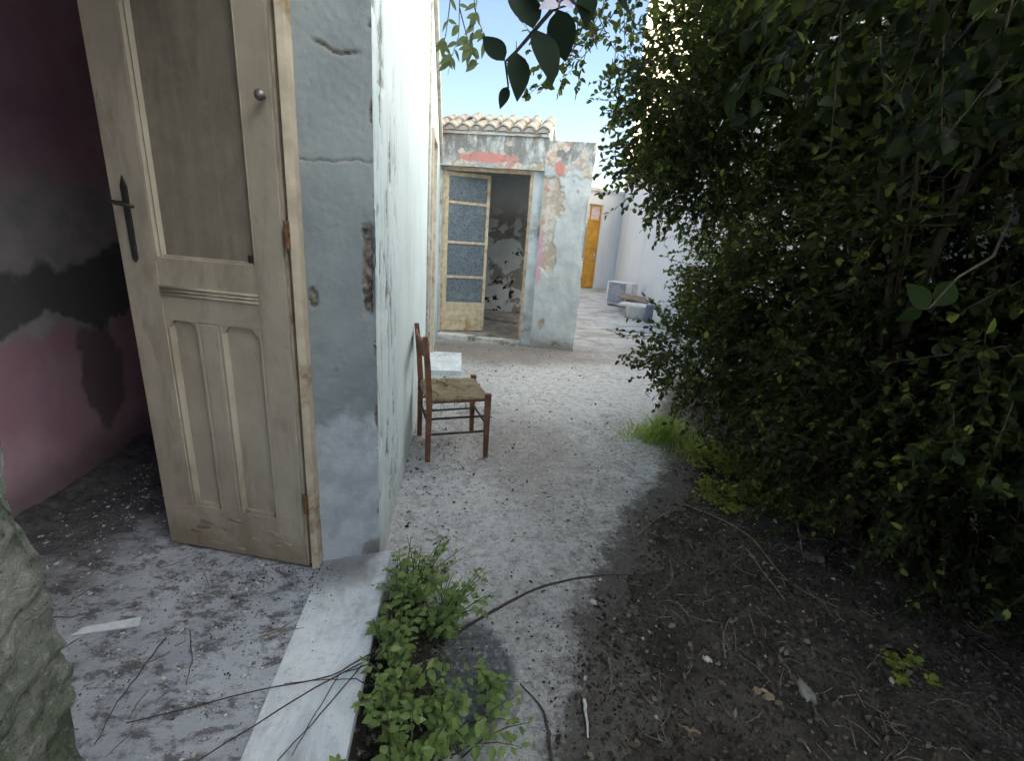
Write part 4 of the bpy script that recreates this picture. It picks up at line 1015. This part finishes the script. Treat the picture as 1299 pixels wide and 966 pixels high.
for i, (dx, dy, a, z0, lab) in enumerate(((.0, 0, -25, .0, 'lowest white board of the pile beside the air conditioner'), (.06, .06, -18, .10, 'middle white board of the pile beside the air conditioner'), (-.02, .0, -32, .20, 'top white board of the pile, dipping towards the tub'))):
    o = empty('board', (4.12 + dx, 10.45 + dy, z0), math.radians(a), label=lab, cat='board', group='boards piled by the tall wall')
    MB().box(-.30, .30, -.62, .62, .0, .05).build('board_panel', M['white'], o, bevel=.008)
    MB().box(-.27, .27, -.60, .60, -.048 if z0 else .0005, -.001 if z0 else .0, ).build('batten', M['card'], o) if z0 else None
o = MB().box(-.35, .35, -.45, .45, 0, .03, Matrix.Translation((4.16, 10.75, .285)) @ Matrix.Rotation(math.radians(-30), 4, 'Z') @ Matrix.Rotation(.12, 4, 'Y')).build('cardboard_sheet', M['card'], label='brown cardboard sheet lying over the white boards', cat='cardboard')
o = MB().lathe([(.20, 0), (.25, .02), (.29, .26), (.31, .28), (.29, .29), (.26, .27), (.22, .05), (.01, .04)], 24).build('tub', M['white'], smooth=True, label='low round white plastic tub in front of the boards', cat='tub'); o.location = (3.86, 9.72, 0)
o = MB().lathe([(.10, 0), (.11, .02), (.13, .34), (.14, .35), (.12, .36), (.10, .34), (.09, .03), (.01, .02)], 18).build('bucket', M['slate'], smooth=True, label='slate blue bucket between the white tub and white canister', cat='bucket'); o.location = (3.92, 9.14, 0)
can = empty('canister', (3.98, 8.80, 0), .3, label='white square canister at the shrub end of the junk', cat='canister')
MB().box(-.13, .13, -.11, .11, 0, .34).build('body', M['white'], can, bevel=.02)
MB().box(-.09, .06, -.015, .015, .345, .40).build('handle', M['white'], can, bevel=.008)
MB().lathe([(.03, .34), (.03, .37), (.002, .372)], 14).build('cap', M['slate'], can, mw=Matrix.Translation((.09, 0, 0)))

# ================================================================== twigs, stones and litter
def twig(name, pts, r, label, mat='twig', cat='twig', z=0.012, lift=None, group=None):
    n = len(pts); P_ = []
    for i, p in enumerate(pts):
        q = G(*p); zz = max(0, soil_z(q.x, q.y)) + z + (lift[i] if lift else 0); q = G(p[0], p[1], zz); P_.append(q)
    # smooth
    out = []
    for i in range(n - 1):
        p0, p1, p2, p3 = P_[max(i - 1, 0)], P_[i], P_[i + 1], P_[min(i + 2, n - 1)]
        for k_ in range(5):
            t = k_ / 5; out.append(.5 * ((2 * p1) + (p2 - p0) * t + (2 * p0 - 5 * p1 + 4 * p2 - p3) * t * t + (3 * p1 - p0 - 3 * p2 + p3) * t ** 3) + Vector((rnd.gauss(0, .0012), rnd.gauss(0, .0012), 0)))
    out.append(P_[-1]); m_ = len(out)
    o = MB().tube(out, [r * (1 - .65 * i / m_) * rnd.uniform(.85, 1.15) for i in range(m_)], 6).build(name, M[mat], smooth=True, label=label, cat=cat, group=group); return o
twig('fallen_branch', [(560, 815), (618, 780), (680, 748), (740, 733), (795, 730), (826, 741)], .0075, 'long dark arched branch lying across the concrete path', 'darktwig', 'branch', lift=[.0, .02, .04, .05, .03, .0])
twig('fallen_twig', [(700, 966), (690, 905), (660, 868)], .005, 'dark twig beside the tar patch at the soil edge', 'darktwig')
twig('fallen_twig', [(868, 640), (905, 655), (950, 680), (985, 722), (1010, 745), (1065, 772)], .005, 'long pale twig curving over the soil under the shrub')
twig('fallen_twig', [(935, 698), (945, 695), (970, 728), (996, 762)], .005, 'straight pale twig with a hooked end on the soil')
twig('fallen_twig', [(800, 690), (830, 660), (868, 640)], .004, 'thin twig running up to the low plants')
twig('fallen_twig', [(790, 640), (800, 662), (806, 690)], .003, 'short twig at the border of soil and concrete')
twig('fallen_twig', [(850, 710), (852, 738), (832, 755)], .003, 'small bent twig beside the arched branch end')
twig('fallen_twig', [(920, 835), (918, 805), (928, 785), (934, 828)], .003, 'small forked looking twig in the middle of the soil')
twig('fallen_twig', [(1010, 660), (1016, 690), (1018, 704)], .005, 'thick short pale twig propped under the shrub', lift=[.08, .03, 0])
twig('fallen_twig', [(772, 835), (776, 862), (768, 892)], .004, 'curved brown twig near the white stick')
twig('fallen_twig', [(905, 560), (960, 566), (1020, 560)], .004, 'grey twig caught in the low plants', lift=[.1, .16, .2])
twig('white_stick', [(741, 888), (744, 912), (746, 936)], .007, 'short white stick lying on the dark soil edge', 'white', 'stick')
def stalk(p, r, label):
    P_ = [G(x, y, .106 + r + zz) for x, y, zz in p]; out = []
    for i in range(len(P_) - 1):
        for k_ in range(4): out.append(P_[i].lerp(P_[i + 1], k_ / 4) + Vector((rnd.gauss(0, .0015), rnd.gauss(0, .0015), 0)))
    out.append(P_[-1])
    MB().tube(out, [r * .75 * (1 - .5 * i / len(out)) for i in range(len(out))], 5).build('dry_stalk', M['darktwig'], smooth=True, label=label, cat='stalk', group='dry stalks on the door sill')
for p, r, lab in (([(520, 795, .06), (470, 830, .02), (420, 858, .004), (330, 876, 0), (160, 918, 0)], .004, 'longest dry stalk, crossing the sill far into the room'),
                  ([(510, 800, .05), (470, 836, .02), (400, 872, .003), (300, 935, 0), (235, 975, 0)], .004, 'dry stalk crossing the sill at a slant into the room'),
                  ([(478, 820, .03), (440, 868, .01), (395, 920, 0), (352, 966, 0)], .0035, 'dry stalk along the sill, left of the forked one'),
                  ([(470, 842, .02), (432, 856, .012), (400, 905, 0), (370, 960, 0)], .003, 'thin dry stalk lying lengthwise on the marble sill'),
                  ([(476, 872, .02), (450, 862, .02), (420, 862, .01), (360, 868, 0)], .0028, 'short curled dry stalk over the sill edge'),
                  ([(210, 810, 0), (180, 850, 0), (150, 890, 0), (120, 945, 0)], .003, 'thin dark stalk on the grey room floor'),
                  ([(240, 800, 0), (244, 840, 0), (236, 870, 0)], .0025, 'short crooked dark stalk on the room floor')):
    stalk(p, r, lab)
M['stone'] = simple('grey_field_stone', (.24, .24, .22), .3, 24, .95, .8, dirt=(.12, .11, .095), bscale=45, bdist=.008)
M['darkstone'] = simple('soil_stained_stone', (.10, .095, .085), .3, 14, .95, .6, bscale=30)
M['palestone'] = simple('pale_plaster_lump', (.55, .53, .50), .2, 20, .9, .6)
M['brownbit'] = simple('dry_brown_husk', (.28, .21, .13), .3, 20, .9, .5)
def stone(name, px, py, sx, sy, sz, rz, mat, label, cat='stone', pts=None):
    g = G(px, py); z0 = max(soil_z(g.x, g.y), 0) if g.x > soil_edge(g.y) - .1 else 0
    n = 11; P_ = []
    rr = [rnd.uniform(.55, 1.12) for _ in range(n)]
    m2 = MB(); V = []
    for lv, (s, z) in enumerate(((.95, -.3), (1.0, .15), (.93, .75), (.72, 1.0))):
        for i in range(n):
            a = 2 * math.pi * i / n; V.append((sx * rr[i] * s * math.cos(a), sy * rr[i] * s * math.sin(a), sz * z * rnd.uniform(.9, 1.1)))
    V.append((0, 0, sz * 1.02)); F = [(l * n + i, l * n + (i + 1) % n, (l + 1) * n + (i + 1) % n, (l + 1) * n + i) for l in range(3) for i in range(n)]
    F += [(3 * n + i, 3 * n + (i + 1) % n, 4 * n) for i in range(n)] + [tuple(reversed(range(n)))]
    m2.face_block(V, F); o = m2.build(name, M[mat], label=label, cat=cat); o.location = (g.x, g.y, z0); o.rotation_euler = (rnd.uniform(-.1, .1), rnd.uniform(-.1, .1), rz); return o
q_ = G(1036, 918) - G(1001, 852)
stone('flat_stone', 1018, 882, .062, .027, .016, math.atan2(q_.y, q_.x), 'stone', 'flat pointed grey stone lying on the dark soil')
stone('pebble', 752, 766, .022, .014, .014, -.6, 'palestone', 'white pebble just below the arched branch', 'pebble')
stone('pebble', 742, 862, .010, .008, .008, .2, 'palestone', 'tiny white pebble above the white stick', 'pebble')
stone('husk', 957, 886, .020, .014, .016, .4, 'brownbit', 'round hollow brown husk beside the flat stone', 'husk')
stone('husk', 972, 893, .020, .014, .014, -.3, 'brownbit', 'light brown husk touching the hollow husk', 'husk')
stone('dry_leaf', 878, 932, .040, .012, .006, -.5, 'brownbit', 'long dry brown leaf on the soil', 'dry leaf')
stone('stone', 1030, 716, .06, .045, .03, .2, 'darkstone', 'dark grey stone half buried under the shrub')
stone('plaster_lump', 895, 840, .026, .014, .010, -.7, 'palestone', 'pale plaster chip on the open soil', 'plaster chip')
stone('plaster_lump', 572, 563, .030, .02, .02, .3, 'palestone', 'white plaster lump under the chair', 'plaster lump')
stone('plaster_lump', 580, 568, .020, .02, .014, .9, 'palestone', 'smaller white plaster lump beside the lump under the chair', 'plaster lump')
stone('plaster_lump', 548, 684, .040, .02, .012, .3, 'palestone', 'flat pale plaster piece behind the weed by the wall foot', 'plaster lump')
# strip of laminate on the room floor
g0 = G(90, 806, .11); g1 = G(176, 794, .11); dd = (g1 - g0); a_ = math.atan2(dd.y, dd.x)
o = MB().prism([(0, 0), (dd.length, 0), (dd.length - .01, .045), (.02, .03)], .0, .006, 'z').build('board_strip', M['marble'], label='thin pale board strip lying on the room floor', cat='board strip'); o.location = (g0.x, g0.y, .103); o.rotation_euler = (0, 0, a_)

# scattered uncountable litter
def scatter(name, n, area, size, mat, label, cat, zf, flat=1.0, acc=None):
    V = np.zeros((0, 3)); A = []; 
    while len(A) < n:
        x = rnd.uniform(area[0], area[1]); y = rnd.uniform(area[2], area[3])
        if acc and not acc(x, y): continue
        A.append((x, y, zf(x, y)))
    A = np.array(A); s = rng.uniform(size[0], size[1], n) * (.5 + rng.random(n) ** 3 * 1.2)
    base = np.array([(-1, -.7, 0), (1, -.8, 0), (.8, .8, 0), (-.9, .7, 0), (-.6, -.4, 1), (.6, -.5, 1), (.5, .4, 1), (-.5, .5, 1)], float)
    J = base[None] * rng.uniform(.6, 1.3, (n, 8, 3)); J[:, :, 2] *= flat
    th = rng.uniform(0, 6.28, n); tl = rng.normal(0, .35, n)
    c, s_n = np.cos(th)[:, None], np.sin(th)[:, None]
    z = J[:, :, 2] + J[:, :, 0] * np.sin(tl)[:, None] * .6
    X = (J[:, :, 0] * c - J[:, :, 1] * s_n) * s[:, None]; Y = (J[:, :, 0] * s_n + J[:, :, 1] * c) * s[:, None]
    V = np.stack([X + A[:, 0:1], Y + A[:, 1:2], z * s[:, None] + A[:, 2:3]], 2).reshape(-1, 3)
    b = (np.arange(n) * 8)[:, None]
    F = np.concatenate([b + np.array([q]) for q in ((4, 5, 6, 7), (0, 1, 5, 4), (1, 2, 6, 5), (2, 3, 7, 6), (3, 0, 4, 7), (3, 2, 1, 0))], 0)
    return add(name, np_mesh(name, V, F), mat, label=label, cat=cat, kind='stuff')
def m_multi(name, cols):
    k = NM(name); r = k.node('ShaderNodeNewGeometry').outputs['Random Per Island']; n = k.node('ShaderNodeValToRGB', {0: r}); cr = n.color_ramp; cr.interpolation = 'CONSTANT'
    while len(cr.elements) < len(cols): cr.elements.new(.5)
    for i, (p, c) in enumerate(cols): cr.elements[i].position = p; cr.elements[i].color = (*c, 1)
    return k.bsdf(n.outputs[0], .9, None, .2)
M['clods'] = m_multi('soil_crumbs', [(0, (.034, .028, .024)), (.45, (.065, .055, .046)), (.75, (.125, .105, .09)), (.93, (.20, .18, .155)), (.985, (.45, .43, .40))])
M['litter'] = m_multi('dead_leaf_litter', [(0, (.05, .038, .028)), (.4, (.085, .065, .045)), (.7, (.13, .10, .07)), (.92, (.21, .18, .14)), (.98, (.33, .29, .22))])
M['chips'] = m_multi('plaster_crumbs', [(0, (.60, .61, .62)), (.5, (.42, .42, .42)), (.8, (.25, .23, .21)), (.97, (.08, .07, .06))])
insoil = lambda x, y: x > soil_edge(y) + .05 + .22 * mnoise.noise(Vector((x * 3, y * 3, 0))) 
sz_ = lambda x, y: max(soil_z(x, y), 0.0)
scatter('soil_crumbs', 26000, (.0, 2.9, .5, 4.2), (.0022, .0065), M['clods'], 'dark crumbs of soil covering the bed', 'soil crumbs', sz_, .8, insoil)
scatter('soil_crumbs', 3000, (-.1, 1.8, .7, 4.0), (.001, .004), M['clods'], 'dark soil crumbs strewn over the concrete edge', 'soil crumbs', lambda x, y: .002, .7, lambda x, y: 0 < soil_edge(y) - x < .7 * rnd.random())
scatter('plaster_crumbs', 3200, (-.31, .9, 1.7, 6.0), (.0018, .008), M['chips'], 'pale plaster crumbs along the wall foot', 'plaster crumbs', lambda x, y: .001, .6, lambda x, y: rnd.random() < math.exp(-(x + .31) * 2.2))
scatter('floor_crumbs', 3600, (-1.95, -.56, .5, 2.7), (.0015, .007), M['chips'], 'paint and plaster crumbs over the room floor', 'floor crumbs', lambda x, y: .100, .5)
scatter('floor_dirt', 1700, (-1.15, -.45, 1.1, 1.78), (.0008, .003), M['clods'], 'dark dirt swept along the door threshold', 'dirt', lambda x, y: .103 if x > -.556 else .1, .7, lambda x, y: rnd.random() < math.exp(-abs(y - (1.72 - .25 * (x + .6))) * 7) + .35 * sstep(.1, .4, fbm(x * 6, y * 6, 3, 3)))
def litter(name, n, area, label, zf, acc):
    P = []
    while len(P) < n:
        x = rnd.uniform(area[0], area[1]); y = rnd.uniform(area[2], area[3])
        if acc(x, y): P.append((x, y, zf(x, y) + .005))
    P = np.array(P); th = rng.uniform(0, 6.28, n); D = np.stack([np.cos(th), np.sin(th), rng.normal(0, .22, n)], 1); D /= np.linalg.norm(D, axis=1, keepdims=True)
    N = np.stack([rng.normal(0, .35, n), rng.normal(0, .35, n), np.ones(n)], 1); L = rng.uniform(.014, .036, n)
    V, F = leaf_arrays(P, D, N / np.linalg.norm(N, axis=1, keepdims=True), L, L * rng.uniform(.4, .7, n), .5, -.2)
    add(name, np_mesh(name, V, F), M['litter'], label=label, cat='leaf litter', kind='stuff')
scatter('soil_crumbs', 1600, (-.268, .06, .75, 1.9), (.0016, .006), M['clods'], 'loose earth crumbs at the foot of the sill', 'soil crumbs', lambda x, y: .001, .8, lambda x, y: x < .0 - .2 * max(0, y - 1.5))
litter('leaf_litter', 160, (-.26, .0, .75, 1.9), 'dead leaves under the weeds at the sill', lambda x, y: .004, lambda x, y: True)
litter('leaf_litter', 4200, (.0, 2.9, .5, 4.2), 'dead brown leaves strewn over the soil bed', sz_, insoil)
litter('leaf_litter', 260, (-.3, 1.6, 1.0, 6.3), 'dead leaves blown over the concrete path', lambda x, y: .0, lambda x, y: x < soil_edge(y))
def sticks(name, n, acc, label, zf, area):
    m2 = MB(); k_ = 0
    while k_ < n:
        x = rnd.uniform(area[0], area[1]); y = rnd.uniform(area[2], area[3])
        if not acc(x, y): continue
        k_ += 1; a = rnd.uniform(0, 6.28); l = rnd.uniform(.03, .14); z = zf(x, y) + .006; b = rnd.uniform(-.02, .02)
        m2.tube([(x, y, z), (x + l * .5 * math.cos(a) - b * math.sin(a), y + l * .5 * math.sin(a) + b * math.cos(a), z + .012 * rnd.random()), (x + l * math.cos(a), y + l * math.sin(a), z + .006 * rnd.random())], [.0018, .0016, .0008], 4)
    m2.build(name, M['twig'], label=label, cat='twig litter', kind='stuff')
sticks('twig_litter', 420, insoil, 'fine broken twigs strewn over the soil', sz_, (.1, 2.7, .6, 4.0))
sticks('twig_litter', 70, lambda x, y: True, 'fine dark twigs strewn over the room floor', lambda x, y: .10, (-1.7, -.6, .8, 2.0))
